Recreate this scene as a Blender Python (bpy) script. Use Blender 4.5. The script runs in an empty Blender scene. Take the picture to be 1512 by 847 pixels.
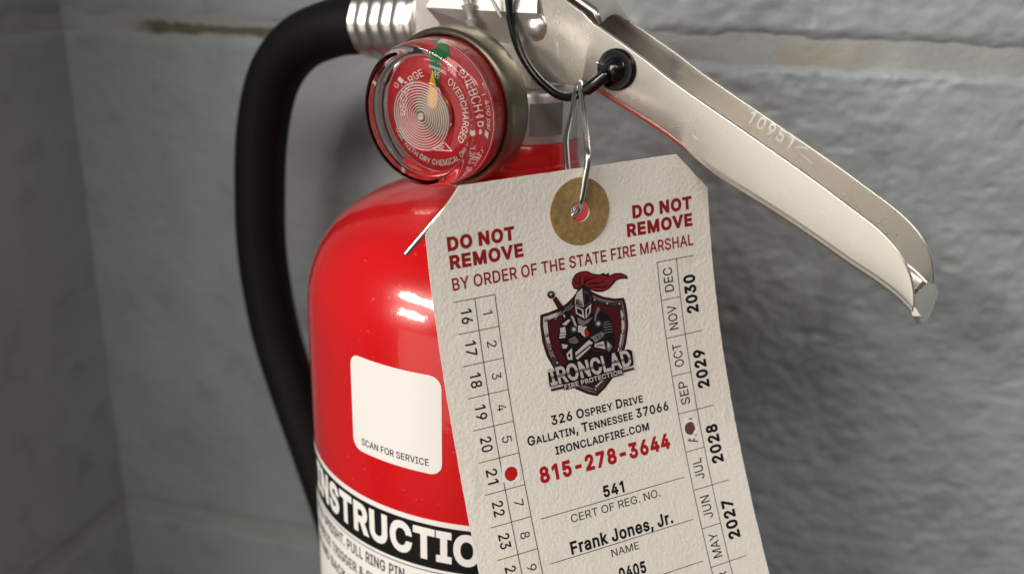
import bpy, bmesh, math, random
import numpy as np
from mathutils import Vector, Matrix
from mathutils.geometry import delaunay_2d_cdt

scene = bpy.context.scene
coll = scene.collection
random.seed(7)
S = 0.00085            # one model unit is 0.85 mm (cylinder of 108 mm diameter)
rad = math.radians

# ------------------------------------------------------------------ camera
PITCH, ROLL = 0.334, 0.020
fwd = Vector((0, math.cos(PITCH), -math.sin(PITCH)))
rt = Vector((1, 0, 0)); up = rt.cross(fwd)
r2 = rt * math.cos(ROLL) + up * math.sin(ROLL)
u2 = -rt * math.sin(ROLL) + up * math.cos(ROLL)
cam_data = bpy.data.cameras.new('camera')
cam = bpy.data.objects.new('camera', cam_data); coll.objects.link(cam)
M = Matrix((r2, u2, -fwd)).transposed().to_4x4(); M.translation = Vector((0, -283, 0)) * S
cam.matrix_world = M
cam_data.sensor_width = 36.0
cam_data.lens = 36.0 * 1400 / 1512
cam_data.clip_start = 0.01; cam_data.clip_end = 50
cam_data.dof.use_dof = True
cam_data.dof.focus_distance = 236 * S
cam_data.dof.aperture_fstop = 11.0
scene.camera = cam

# ------------------------------------------------------------------ world, lamps, exposure
world = bpy.data.worlds.new('World'); scene.world = world; world.use_nodes = True
bg = world.node_tree.nodes['Background']
bg.inputs['Color'].default_value = (0.90, 0.96, 1.0, 1); bg.inputs['Strength'].default_value = 0.03

def area_lamp(name, loc, target, sx, sy, power, color):
    l = bpy.data.lights.new(name, 'AREA'); l.shape = 'RECTANGLE'; l.size = sx; l.size_y = sy
    l.energy = power; l.color = color
    o = bpy.data.objects.new(name, l); coll.objects.link(o); o.location = loc
    o.rotation_euler = (Vector(target) - Vector(loc)).to_track_quat('-Z', 'Y').to_euler()
    return o
area_lamp('ceiling_or_fill_lamp', (-1.04, -0.84, 0.68), (0, 0, -0.08), 0.85, 0.15, 13.5, (1.0, 0.93, 0.84))
area_lamp('ceiling_or_fill_lamp', (-1.12, -0.80, 0.32), (0, 0, -0.08), 0.38, 0.13, 6.0, (1.0, 0.92, 0.82))
area_lamp('ceiling_or_fill_lamp', (-0.14, -1.36, 1.08), (0, 0, -0.08), 2.00, 0.28, 15.5, (1.0, 0.93, 0.84))
right_fill = area_lamp('ceiling_or_fill_lamp', (0.66, -0.24, 0.36), (0.24, 0.01, -0.07), 0.30, 0.20, 0.07, (0.96, 0.985, 1.0))  # added fill, not a room fixture: brightens the wall on the right
right_fill.data.spread = rad(40)
area_lamp('floor_bounce', (-0.475, -0.605, -0.235), (0.08, -0.06, -0.045), 0.54, 0.42, 0.74, (1.0, 0.92, 0.80))
scene.view_settings.view_transform = 'Standard'; scene.view_settings.look = 'None'
scene.view_settings.exposure = 0.0; scene.view_settings.gamma = 1.0
scene.view_settings.use_curve_mapping = False
scene.cycles.max_bounces = 14; scene.cycles.transparent_max_bounces = 24; scene.cycles.transmission_bounces = 12
scene.cycles.sample_clamp_indirect = 6.0
scene.cycles.use_denoising = True

# ------------------------------------------------------------------ helpers
def mat(name, color, rough=0.5, metal=0.0, **kw):
    m = bpy.data.materials.new(name); m.use_nodes = True
    p = m.node_tree.nodes['Principled BSDF']
    p.inputs['Base Color'].default_value = (*color, 1)
    p.inputs['Roughness'].default_value = rough; p.inputs['Metallic'].default_value = metal
    for k, v in kw.items(): p.inputs[k].default_value = v
    return m
def nodes(m): return m.node_tree.nodes, m.node_tree.links, m.node_tree.nodes['Principled BSDF']
def noise(m, scale, detail=4, rough=0.5, stretch=None):
    N, L, p = nodes(m)
    tc = N.new('ShaderNodeTexCoord'); mp = N.new('ShaderNodeMapping'); n = N.new('ShaderNodeTexNoise')
    if stretch: mp.inputs['Scale'].default_value = stretch
    n.inputs['Scale'].default_value = scale; n.inputs['Detail'].default_value = detail; n.inputs['Roughness'].default_value = rough
    L.new(tc.outputs['Object'], mp.inputs['Vector']); L.new(mp.outputs['Vector'], n.inputs['Vector'])
    return n
def add_bump(m, src, strength, dist):
    N, L, p = nodes(m)
    b = N.new('ShaderNodeBump'); b.inputs['Strength'].default_value = strength; b.inputs['Distance'].default_value = dist
    if p.inputs['Normal'].is_linked: L.new(p.inputs['Normal'].links[0].from_socket, b.inputs['Normal'])
    L.new(src, b.inputs['Height']); L.new(b.outputs['Normal'], p.inputs['Normal']); return b
def ramp(m, src, stops):
    N, L, p = nodes(m)
    r = N.new('ShaderNodeValToRGB'); e = r.color_ramp.elements
    while len(e) < len(stops): e.new(0.5)
    for el, (pos, c) in zip(e, stops): el.position = pos; el.color = (*c, 1) if len(c) == 3 else c
    L.new(src, r.inputs['Fac']); return r

def mesh_obj(name, verts, faces, mats, parent=None, idx=None, smooth=30):
    """verts in model units (world space); linked as one mesh, local to its parent"""
    me = bpy.data.meshes.new(name)
    V = np.asarray(verts, float) * S
    o = bpy.data.objects.new(name, me); coll.objects.link(o)
    if parent is not None:
        o.parent = parent; V = V - np.array(base_of(parent))
    me.from_pydata(V.tolist(), [], [list(f) for f in faces])
    for m in (mats if isinstance(mats, (list, tuple)) else [mats]): me.materials.append(m)
    if idx is not None: me.polygons.foreach_set('material_index', list(idx))
    if smooth:
        me.polygons.foreach_set('use_smooth', [True] * len(me.polygons)); me.set_sharp_from_angle(angle=rad(smooth))
    me.update(); return o
def base_of(o):
    p = Vector((0, 0, 0))
    while o is not None: p = p + o.location; o = o.parent
    return p
def thing(name, label, cat, loc):
    o = bpy.data.objects.new(name, None); coll.objects.link(o); o.location = Vector(loc) * S
    o.empty_display_size = 0.02; o['label'] = label; o['category'] = cat; return o
def tag_props(o, label, cat): o['label'] = label; o['category'] = cat; return o

def lathe(profile, org, ax, seg=64, a0=0, a1=360, x=None):
    """profile [(r, h)] turned about axis ax through org -> verts, faces"""
    ax = Vector(ax).normalized(); org = Vector(org)
    x = Vector(x) if x else (Vector((0, 0, 1)) if abs(ax.z) < 0.9 else Vector((1, 0, 0)))
    x = (x - ax * x.dot(ax)).normalized(); y = ax.cross(x)
    full = abs(a1 - a0) >= 359.9; n = seg if full else seg + 1
    V, F = [], []
    for r, h in profile:
        for k in range(n):
            a = rad(a0 + (a1 - a0) * k / seg); V.append(org + ax * h + x * (r * math.cos(a)) + y * (r * math.sin(a)))
    for i in range(len(profile) - 1):
        for k in range(seg):
            k2 = (k + 1) % n
            F.append((i * n + k, i * n + k2, (i + 1) * n + k2, (i + 1) * n + k))
    return V, F
def spline(P, k=8):
    P = [Vector(p) for p in P]; Q = [P[0] * 2 - P[1]] + P + [P[-1] * 2 - P[-2]]; out = []
    for i in range(1, len(Q) - 2):
        a, b, c, d = Q[i - 1:i + 3]
        for j in range(k):
            t = j / k
            out.append(0.5 * ((2 * b) + (c - a) * t + (2 * a - 5 * b + 4 * c - d) * t * t + (3 * b - a - 3 * c + d) * t ** 3))
    out.append(P[-1]); return out
def tube(path, r, seg=14, caps=True, radii=None):
    V, F = [], []; n = len(path); t0 = (path[1] - path[0]).normalized()
    u = t0.orthogonal().normalized()
    for i, p in enumerate(path):
        t = (path[min(i + 1, n - 1)] - path[max(i - 1, 0)]).normalized()
        u = (u - t * u.dot(t)).normalized(); v = t.cross(u); rr = radii[i] if radii else r
        for k in range(seg):
            a = 2 * math.pi * k / seg; V.append(p + u * (rr * math.cos(a)) + v * (rr * math.sin(a)))
    for i in range(n - 1):
        for k in range(seg):
            k2 = (k + 1) % seg; F.append((i * seg + k, i * seg + k2, (i + 1) * seg + k2, (i + 1) * seg + k))
    if caps: F.append(tuple(range(seg))[::-1]); F.append(tuple(range((n - 1) * seg, n * seg)))
    return V, F
def merge(*parts):
    V, F = [], []
    for v, f in parts:
        b = len(V); V += list(v); F += [tuple(i + b for i in x) for x in f]
    return V, F
def extrude_poly(poly, fmap, h0, h1):
    """closed plate: 2D polygon between heights h0 and h1"""
    n = len(poly); V = [fmap(x, y, h1) for x, y in poly] + [fmap(x, y, h0) for x, y in poly]
    F = [tuple(range(n)), tuple(range(n, 2 * n))[::-1]]
    F += [(i, i + n, (i + 1) % n + n, (i + 1) % n) for i in range(n)]
    return V, F

def densify(c, st):
    out = []
    for i in range(len(c)):
        a, b = c[i], c[(i + 1) % len(c)]; n = max(1, int(math.hypot(b[0] - a[0], b[1] - a[1]) / st))
        out += [(a[0] + (b[0] - a[0]) * j / n, a[1] + (b[1] - a[1]) * j / n) for j in range(n)]
    return out
# lettering: outlines in thousandths of the capital height, a grotesque alphabet
GLYPH_TEXT = """A943;32,0 396,1000 543,1000 910,0 777,0 564,595 519,732 456,940 482,940 418,729 374,595 167,0|216,279 216,391 727,391 727,279
B897;118,0 118,1000 474,1000 539,996 597,984 646,964 688,938 722,906 749,869 767,827 779,783 783,735 780,695 773,660 760,629 743,603 724,581 700,562 619,524 619,515 651,510 682,499 714,483 743,460 769,432 791,399 808,361 818,317 821,268 818,219 806,173 787,131 759,94 722,62 677,35 623,16 558,4 485,0|245,112 481,112 552,117 607,132 648,157 676,189 693,226 699,268 696,301 687,332 673,361 654,388 630,410 601,429 567,443 530,451 488,454 245,454|245,561 468,561 503,563 536,570 566,582 593,598 616,618 635,642 649,669 658,699 660,732 655,773 640,811 614,843 578,868 531,883 472,888 245,888
C1003;526,-13 475,-11 426,-3 380,9 337,27 295,49 257,76 222,107 190,143 162,183 137,227 116,274 100,325 88,380 82,438 79,499 82,561 88,619 100,674 116,725 137,773 162,817 190,857 222,892 257,923 295,951 337,973 380,991 426,1003 475,1011 526,1013 575,1011 623,1004 669,991 712,974 753,952 790,926 824,896 854,861 880,822 902,780 918,734 930,685 803,685 793,718 781,748 765,776 702,842 620,883 526,896 466,891 411,875 361,850 316,814 277,769 246,715 222,652 208,580 203,499 208,419 222,347 246,284 278,230 316,185 361,150 412,124 467,109 526,104 620,118 702,158 765,225 803,315 930,315 918,266 902,220 881,178 855,140 825,105 791,74 753,48 713,26 669,9 623,-3 576,-11
D987;430,0 189,0 189,112 422,112 499,117 567,133 625,159 674,194 714,239 745,293 767,355 780,425 785,502 780,578 767,647 745,709 715,762 676,806 628,842 572,867 507,883 434,888 183,888 183,1000 443,1000 500,998 553,990 603,978 650,962 693,940 757,895 810,838 852,769 872,722 887,672 899,619 905,562 907,502 905,441 898,384 887,330 872,280 852,233 827,190 799,152 766,117 730,87 689,60 645,39 597,22 545,10 489,2|245,1000 245,0 118,0 118,1000
E823;118,0 118,1000 732,1000 732,888 245,888 245,562 699,562 699,450 245,450 245,112 738,112 738,0
F806;118,0 118,1000 726,1000 726,888 245,888 245,547 681,547 681,435 245,435 245,0
G1023;528,-13 476,-11 427,-3 380,9 335,27 294,49 255,77 220,108 188,143 160,183 136,227 115,275 100,326 88,380 81,438 79,499 81,561 88,619 100,674 115,725 136,773 160,817 188,857 220,892 254,923 293,951 334,973 377,991 423,1003 471,1011 521,1013 572,1011 622,1003 669,990 714,972 755,950 793,922 827,891 857,857 883,818 904,777 921,733 932,685 802,685 761,773 700,839 620,882 521,896 464,891 410,876 360,850 315,815 277,770 246,715 222,652 208,580 203,499 208,419 222,348 246,285 278,231 317,186 362,150 413,125 469,109 528,104 582,108 632,120 678,140 718,167 751,201 779,242 799,289 811,341 815,398 854,391 556,391 556,503 940,503 940,393 934,315 916,243 886,179 846,122 798,75 740,37 676,9 605,-8
H1016;118,0 118,1000 245,1000 245,568 771,568 771,1000 898,1000 898,0 771,0 771,456 245,456 245,0
I591;61,0 61,112 232,112 232,888 61,888 61,1000 530,1000 530,888 359,888 359,112 530,112 530,0
J779;364,-13 281,-5 209,21 148,64 118,98 95,137 78,182 68,231 65,286 65,340 192,340 192,286 197,229 213,183 239,146 274,119 315,103 364,98 411,103 453,119 487,146 513,183 529,229 534,286 534,1000 661,1000 661,286 658,231 648,182 631,137 608,98 578,64 518,21 446,-5
K917;205,286 205,425 273,513 343,596 416,677 715,1000 881,1000 454,542 448,543|118,0 118,1000 245,1000 245,657 244,442 245,380 245,0|732,0 369,509 448,608 882,0
L772;118,0 118,1000 245,1000 245,112 710,112 710,0
M1235;118,0 118,1000 298,1000 545,368 565,312 588,241 612,165 632,96 604,96 625,162 649,238 672,311 693,368 936,1000 1116,1000 1116,0 991,0 991,572 992,643 993,725 995,812 997,899 1008,899 978,805 947,713 919,633 896,572 672,0 562,0 335,572 313,631 285,710 254,801 220,899 234,899 236,818 238,731 239,646 240,572 240,0
N1029;118,0 118,1000 268,1000 674,359 713,296 762,210 813,108 796,105 788,213 785,309 784,383 784,1000 911,1000 911,0 760,0 397,570 349,650 291,749 211,889 234,892 240,754 244,645 246,572 246,0
O1048;525,-13 474,-11 426,-3 380,9 337,27 296,49 257,76 222,107 190,143 162,183 137,227 116,274 100,325 88,380 82,438 79,499 82,561 88,619 100,674 116,725 137,773 162,817 190,857 222,892 257,923 296,951 337,973 380,991 426,1003 474,1011 525,1013 575,1011 623,1003 669,991 713,973 754,951 792,923 827,892 859,857 887,817 912,773 932,725 948,674 960,619 967,561 969,499 967,438 960,380 948,325 932,274 912,227 887,183 859,143 827,107 792,76 754,49 713,27 669,9 623,-3 575,-11|525,104 583,109 637,124 687,149 732,184 771,229 803,283 827,347 841,419 846,499 841,581 827,653 803,717 771,771 732,816 687,851 637,876 583,891 525,896 467,891 413,876 362,850 317,815 278,770 246,716 222,653 208,580 203,499 208,419 222,347 246,284 278,229 317,185 362,150 413,124 467,109
P874;118,0 118,1000 462,1000 535,995 599,981 653,958 699,927 737,889 766,845 787,795 799,741 803,683 799,626 787,572 766,522 737,477 699,439 653,407 599,384 535,370 462,365 215,365 215,477 457,477 506,479 548,488 584,503 613,523 637,548 655,577 667,610 675,645 677,683 675,722 667,757 655,789 637,818 613,842 584,862 548,877 505,886 456,889 245,889 245,0
Q1048;482,313 615,313 726,166 754,128 921,-94 788,-94 679,52 651,90|525,-13 474,-11 426,-3 380,9 337,27 296,49 257,76 222,107 190,143 162,183 137,227 116,274 100,325 88,380 82,438 79,499 82,561 88,619 100,674 116,725 137,773 162,817 190,857 222,892 257,923 296,951 337,973 380,991 426,1003 474,1011 525,1013 575,1011 623,1003 669,991 713,973 754,951 792,923 827,892 859,857 887,817 912,773 932,725 948,674 960,619 967,561 969,499 967,438 960,380 948,325 932,274 912,227 887,183 859,143 827,107 792,76 754,49 713,27 669,9 623,-3 575,-11|525,104 583,109 637,124 687,149 732,184 771,229 803,283 827,347 841,419 846,499 841,581 827,653 803,717 771,771 732,816 687,851 637,876 583,891 525,896 467,891 413,876 362,850 317,815 278,770 246,716 222,653 208,580 203,499 208,419 222,347 246,284 278,229 317,185 362,150 413,124 467,109
R883;118,0 118,1000 464,1000 536,996 600,982 655,960 701,931 738,894 767,851 788,803 801,750 805,692 801,634 788,582 767,534 738,491 701,456 654,427 599,406 536,393 464,389 189,389 189,501 459,501 508,504 550,512 585,524 615,542 638,564 656,591 669,621 676,655 679,692 676,730 669,765 656,796 638,823 614,846 585,864 549,878 507,886 458,889 245,889 245,0|694,0 452,450 595,450 841,0
S878;440,-17 370,-13 307,-2 251,18 201,45 159,78 126,118 100,163 83,214 75,268 205,268 212,232 224,200 243,172 266,149 295,130 327,115 363,105 400,99 440,97 484,99 524,106 562,118 596,135 624,156 648,181 665,209 676,240 679,274 676,304 667,330 653,352 633,371 609,387 582,402 481,437 361,470 285,497 221,529 169,568 132,615 110,670 102,732 107,786 122,836 147,880 181,919 222,952 270,979 325,998 383,1010 446,1013 510,1010 568,998 621,978 668,952 708,920 741,882 766,839 782,793 788,743 663,743 652,789 629,828 594,860 550,883 499,897 442,901 401,899 363,892 329,880 299,864 273,845 253,822 238,796 229,768 226,738 230,706 240,679 257,656 280,636 305,619 333,606 417,577 519,549 612,518 705,467 732,444 756,418 776,388 791,354 800,316 803,272 798,220 784,170 760,125 727,84 685,49 636,21 578,0 512,-13
T882;62,888 62,1000 819,1000 819,888 505,888 505,0 379,0 379,888
U1017;509,-16 433,-11 365,4 303,30 248,65 203,107 166,157 140,213 123,274 118,340 118,1000 244,1000 244,350 248,304 259,261 277,222 301,187 331,158 368,134 410,116 457,105 509,101 561,105 608,116 650,134 686,158 716,187 740,222 758,261 768,304 772,350 772,1000 899,1000 899,340 893,274 877,213 850,157 814,107 768,65 714,30 653,4 584,-11
V943;401,0 32,1000 166,1000 378,405 423,270 487,60 461,60 525,271 569,405 776,1000 910,1000 546,0
W1349;305,0 32,1000 162,1000 321,385 345,286 367,184 387,78 372,78 393,184 415,286 440,385 602,1000 746,1000 907,385 933,286 956,184 977,78 960,78 981,184 1003,286 1028,385 1186,1000 1316,1000 1042,0 895,0 723,635 691,769 660,934 687,934 658,776 625,635 453,0
X932;36,0 427,559 427,464 58,1000 205,1000 350,787 401,710 439,647 479,574 456,574 495,646 534,710 587,787 734,1000 877,1000 509,470 509,564 896,0 750,0 574,254 528,324 491,384 453,454 481,454 443,386 405,326 357,254 180,0
Y928;400,0 400,409 32,1000 179,1000 378,677 437,574 491,453 440,453 494,576 551,677 749,1000 895,1000 527,409 527,0
Z862;82,0 82,91 538,757 602,846 670,935 684,893 561,889 438,888 79,888 79,1000 780,1000 780,907 332,253 263,158 191,65 177,107 299,111 421,112 785,112 785,0
0891;446,-13 375,-7 312,14 255,47 207,94 167,152 135,223 120,271 109,322 101,377 96,437 94,499 96,562 101,621 109,677 121,728 136,776 168,847 208,906 256,952 312,986 375,1007 446,1013 516,1007 579,986 635,952 683,906 723,847 755,776 770,728 782,677 790,621 795,562 797,499 795,437 790,377 782,322 770,271 755,223 724,152 684,94 636,47 580,14 516,-7|446,97 492,103 534,118 570,145 602,181 628,227 649,283 664,347 673,419 676,499 673,581 664,653 649,717 628,773 602,819 570,855 534,882 492,898 446,903 399,898 357,882 320,855 289,819 263,773 242,717 227,653 218,581 215,499 218,419 227,347 242,283 263,227 289,181 320,145 357,118 399,103
1891;150,0 150,107 768,107 768,0|542,1000 542,0 417,0 417,881 411,881 169,703 169,839 390,1000
2891;126,0 126,93 460,450 555,555 611,642 621,670 627,700 630,730 627,764 618,795 605,823 586,847 564,867 537,883 507,894 475,901 440,903 402,901 369,893 339,880 312,862 290,839 273,813 260,782 252,749 250,711 129,711 133,769 147,822 169,869 200,912 237,947 281,976 331,997 384,1009 442,1013 500,1009 553,997 601,976 644,948 680,915 710,875 732,831 745,783 749,732 747,695 740,660 729,624 713,588 690,550 660,508 525,353 300,119 300,111 765,111 765,0
3891;428,-13 369,-10 313,1 261,19 213,44 172,75 138,113 111,156 94,205 86,259 215,259 221,226 232,197 249,171 270,149 295,131 325,116 357,106 392,100 430,98 469,100 506,108 541,119 571,136 597,157 618,183 634,212 644,246 647,285 644,320 635,354 621,386 601,414 574,439 540,459 499,474 451,484 395,487 308,487 308,588 566,881 566,889 137,889 137,1000 732,1000 732,905 415,547 415,568 486,570 549,562 606,542 655,514 696,479 729,437 753,390 768,339 772,285 768,229 753,177 728,130 695,88 655,53 607,24 553,3 493,-9
4891;78,207 78,311 485,1000 611,1000 213,326 213,319 812,319 812,207|554,0 554,238 554,287 554,624 674,624 674,0
5891;435,-13 377,-10 324,2 275,22 231,48 194,80 163,118 139,161 124,207 117,256 240,256 245,227 256,200 271,175 291,153 314,134 341,118 370,107 401,100 435,98 474,101 510,111 543,127 572,148 597,174 617,205 632,240 641,278 644,319 641,360 632,399 616,435 596,466 570,493 540,515 506,531 469,541 428,544 329,528 299,515 273,500 252,483 132,497 189,1000 720,1000 720,889 296,889 263,593 268,593 291,611 318,626 349,639 382,648 416,654 451,656 495,653 538,645 578,631 615,612 648,589 678,561 705,529 727,493 745,454 758,412 766,368 768,321 764,259 749,201 725,149 693,102 653,62 607,30 554,6 497,-9
6891;445,-13 385,-9 330,5 280,29 235,61 197,100 166,146 143,199 129,256 125,318 128,367 139,417 157,470 183,527 221,594 270,669 496,1000 633,1000 297,513 286,513 324,565 385,603 462,617 520,613 573,600 621,579 663,550 698,514 727,471 748,423 760,368 764,309 760,249 746,193 723,143 692,98 654,59 609,28 559,5 504,-9|445,95 482,98 517,108 548,123 575,144 599,169 618,199 632,233 641,269 644,309 641,349 632,386 618,419 599,449 575,474 548,494 517,509 482,518 445,521 408,518 373,510 342,495 314,474 290,450 271,420 257,387 248,351 246,311 248,271 257,234 271,200 290,170 314,144 342,123 373,108 408,98
7891;191,0 636,881 636,889 122,889 122,1000 768,1000 768,882 324,0
8891;445,-13 380,-9 321,3 266,22 219,49 178,82 146,121 121,166 107,214 102,266 105,307 113,346 128,384 147,418 171,448 199,474 230,495 264,511 300,520 300,525 254,542 215,569 182,605 158,648 143,696 138,748 143,797 156,842 178,884 208,921 244,953 287,979 335,998 388,1010 445,1013 501,1010 554,998 602,979 644,953 681,921 710,884 733,842 746,797 750,748 745,696 731,649 706,605 674,569 635,542 591,525 591,520 626,511 659,495 690,474 718,448 742,418 761,384 776,346 785,307 788,266 783,214 768,166 744,121 711,82 671,49 623,22 569,3 509,-9|445,97 487,99 526,106 560,118 590,135 615,155 635,180 650,208 659,239 662,272 659,308 649,341 634,371 612,397 587,420 556,438 522,452 485,460 445,462 404,460 367,452 333,438 302,420 276,397 255,371 239,341 230,308 227,272 230,239 239,208 253,180 274,155 299,135 329,118 364,106 402,99|445,569 479,571 510,579 539,590 564,606 586,626 604,650 617,677 625,706 628,738 625,770 617,800 605,826 587,849 566,868 541,884 512,895 480,902 445,904 410,902 378,895 349,884 323,868 302,849 284,826 271,800 264,770 261,738 264,706 271,677 284,650 302,626 323,606 349,590 379,579 410,571
9891;444,1013 504,1009 559,995 610,971 654,939 692,900 723,854 746,801 760,744 764,682 761,633 750,583 733,530 706,473 668,406 619,331 394,0 256,0 593,487 604,487 565,435 505,397 428,383 370,387 317,400 269,421 227,450 192,486 163,529 142,577 129,632 125,691 129,752 143,807 166,858 198,903 235,941 280,972 330,995 385,1009|444,905 408,902 374,892 342,877 314,856 291,831 272,801 258,767 249,731 246,691 249,651 258,614 272,581 291,551 314,526 342,506 374,491 408,482 444,479 482,482 516,490 548,505 575,526 599,550 618,580 632,613 641,649 644,689 641,729 632,766 618,800 599,830 576,856 548,877 517,892 482,902
.369;187,-9 164,-6 143,3 124,17 109,36 100,57 97,81 100,104 109,126 124,144 143,159 164,168 187,170 211,168 232,159 251,144 266,126 274,104 277,81 274,57 266,36 251,17 232,3 211,-6
,369;74,-235 133,140 269,140 166,-235
-891;662,481 662,369 224,369 224,481
&880;387,-13 324,-9 268,3 217,23 173,50 136,83 106,122 84,165 71,212 67,262 70,302 79,339 93,372 113,403 137,433 166,461 276,548 425,659 465,692 500,737 515,796 511,826 500,852 483,875 459,892 430,903 396,906 330,891 285,848 276,828 271,807 269,784 286,714 332,643 401,558 860,0 715,0 337,455 238,575 172,676 159,710 151,746 148,783 152,826 162,865 179,901 201,932 230,959 264,981 303,997 346,1006 393,1009 441,1006 484,997 522,981 556,959 584,933 606,903 623,869 633,833 636,795 619,711 573,639 503,576 303,428 266,398 237,370 216,343 202,316 193,288 191,258 193,227 201,198 215,172 233,149 255,129 282,113 311,101 344,94 379,91 418,94 457,102 494,116 529,136 562,159 592,188 619,220 642,257 661,298 675,342 683,390 686,441 801,441 799,381 792,328 780,283 729,182 679,122 654,92 619,60 579,34 533,13 484,-2 435,-10
a765;314,-17 268,-14 226,-5 186,10 150,30 119,56 94,88 75,124 63,166 60,212 63,252 71,287 85,316 104,341 126,362 152,380 246,414 350,432 459,446 521,462 533,471 539,484 542,501 542,505 540,534 534,560 524,583 511,603 493,620 471,633 446,643 417,648 385,650 351,648 320,643 293,634 231,591 197,538 81,572 100,615 125,650 154,680 187,704 223,724 261,738 301,748 341,754 381,756 470,746 562,708 589,688 613,661 634,630 649,591 659,546 662,494 662,0 544,0 544,102 536,102 495,48 423,2 391,-8 355,-15|335,89 377,92 415,101 448,115 476,135 499,157 518,183 531,211 539,241 542,271 542,373 510,358 455,346 394,337 345,330 264,312 240,302 220,289 203,274 191,255 183,233 181,206 183,182 189,161 200,142 215,126 233,113 255,103
e794;417,-16 348,-11 285,5 230,32 182,69 142,113 109,167 86,227 72,294 67,367 72,441 86,508 109,569 140,624 179,669 226,706 280,734 339,750 403,756 444,753 483,747 522,735 560,719 595,697 628,670 657,637 682,599 702,554 717,503 726,445 730,381 730,333 147,333 147,434 664,434 609,397 606,445 598,488 585,528 567,563 544,593 516,617 483,635 446,645 403,649 360,645 322,634 288,616 258,592 234,563 214,530 200,493 191,455 189,415 189,349 192,297 201,250 217,209 239,173 265,144 297,121 333,104 373,94 417,91 499,104 561,143 601,207 717,179 703,142 684,108 659,77 629,50 594,27 555,9 513,-5 466,-13
k748;216,268 216,416 237,416 559,746 708,746 362,392 348,392|103,0 103,1000 223,1000 223,0|578,0 291,365 376,450 732,0
n805;223,446 223,0 103,0 103,746 219,746 220,565 201,565 227,627 260,676 299,712 344,736 393,751 447,756 495,752 540,742 580,724 615,700 645,669 669,631 688,585 698,532 702,472 702,0 582,0 582,462 577,516 562,562 537,598 503,625 461,642 413,647 378,644 346,637 316,624 289,606 267,583 248,556 235,523 226,487
o816;407,-16 343,-11 283,5 230,32 182,69 142,114 110,167 86,228 72,295 67,368 72,443 86,511 110,572 142,626 182,671 230,707 283,734 343,750 407,756 473,750 533,734 587,707 634,671 674,626 706,572 730,511 744,443 749,368 744,295 730,228 706,167 674,114 634,69 587,32 533,5 473,-11|407,91 455,96 496,108 531,130 561,158 585,192 604,231 617,274 625,320 628,368 625,417 617,464 604,507 585,547 561,581 531,610 496,631 455,644 407,648 361,644 320,631 285,610 256,581 232,547 213,508 200,464 192,418 189,368 192,320 200,274 213,231 232,192 256,158 285,130 320,108 361,96
r509;103,0 103,746 219,746 219,631 227,631 244,666 268,696 300,722 336,741 376,753 419,756 451,756 479,754 479,634 452,638 407,640 373,638 342,631 313,618 287,602 265,582 247,557 234,530 226,499 223,466 223,0
s717;358,-16 308,-14 262,-6 220,7 183,24 150,47 121,74 98,107 81,144 70,185 185,209 198,172 218,142 244,118 276,102 314,93 356,89 405,93 446,104 481,122 506,146 522,173 527,202 524,227 515,248 499,267 478,282 450,295 417,305 293,334 231,353 181,378 142,409 114,446 98,489 92,538 96,579 108,617 128,652 155,682 188,707 226,728 270,743 317,753 368,756 416,753 460,745 499,732 533,715 563,693 588,667 608,637 625,605 637,570 527,545 515,572 499,597 477,620 449,639 412,650 368,654 326,650 289,640 257,623 233,600 218,574 213,545 217,519 227,497 244,478 267,463 299,449 338,438 451,411 513,392 563,368 602,337 629,300 646,258 651,209 647,167 635,128 614,93 586,61 552,34 511,13 464,-3 413,-13
p834;103,-281 103,746 220,746 220,628 232,628 270,680 337,733 369,745 406,753 450,756 510,750 565,735 615,709 659,673 697,628 727,575 749,514 763,446 767,371 763,296 749,228 727,166 697,113 660,68 616,32 566,5 511,-11 451,-16 408,-13 371,-6 339,7 271,61 232,115 223,115 223,-281|433,92 477,96 515,108 549,129 578,156 602,190 621,229 634,273 642,321 645,372 642,423 634,470 621,513 603,552 579,585 550,612 516,632 477,644 433,648 389,644 351,633 317,613 288,587 264,555 246,517 232,473 224,425 221,372 224,319 232,270 246,226 265,187 289,154 318,128 352,108 390,96
i328;103,0 103,746 223,746 223,0|164,870 143,873 123,881 106,894 92,910 84,929 81,950 84,971 92,990 106,1006 123,1019 143,1027 164,1030 187,1027 206,1019 224,1006 237,990 246,971 248,950 246,929 237,910 224,894 206,881 187,873"""
GLYPHS = {}
for line in GLYPH_TEXT.split('\n'):
    ch = line[0]; adv, body = line[1:].split(';')
    cs = [[tuple(int(k) / 1000 for k in p.split(',')) for p in c.split()] for c in body.split('|')]
    adv = int(adv) / 1000
    if ch == '1': cs = cs[1:]; adv = 0.80
    GLYPHS[ch] = (adv, cs)
def offset_loop(c, d):
    n = len(c); out = []
    for i in range(n):
        (x0, y0), (x1, y1), (x2, y2) = c[i - 1], c[i], c[(i + 1) % n]
        a = (x1 - x0, y1 - y0); b = (x2 - x1, y2 - y1)
        la = math.hypot(*a) or 1; lb = math.hypot(*b) or 1
        na = (-a[1] / la, a[0] / la); nb = (-b[1] / lb, b[0] / lb)
        k = 1 + na[0] * nb[0] + na[1] * nb[1]; k = max(k, 0.5)
        out.append((x1 + d * (na[0] + nb[0]) / k, y1 + d * (na[1] + nb[1]) / k))
    return out
def winding(cs, x, y):
    w = 0
    for c in cs:
        for i in range(len(c)):
            x0, y0 = c[i - 1]; x1, y1 = c[i]
            if y0 <= y < y1 and (x1 - x0) * (y - y0) - (x - x0) * (y1 - y0) > 0: w += 1
            elif y1 <= y < y0 and (x1 - x0) * (y - y0) - (x - x0) * (y1 - y0) < 0: w -= 1
    return w
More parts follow.
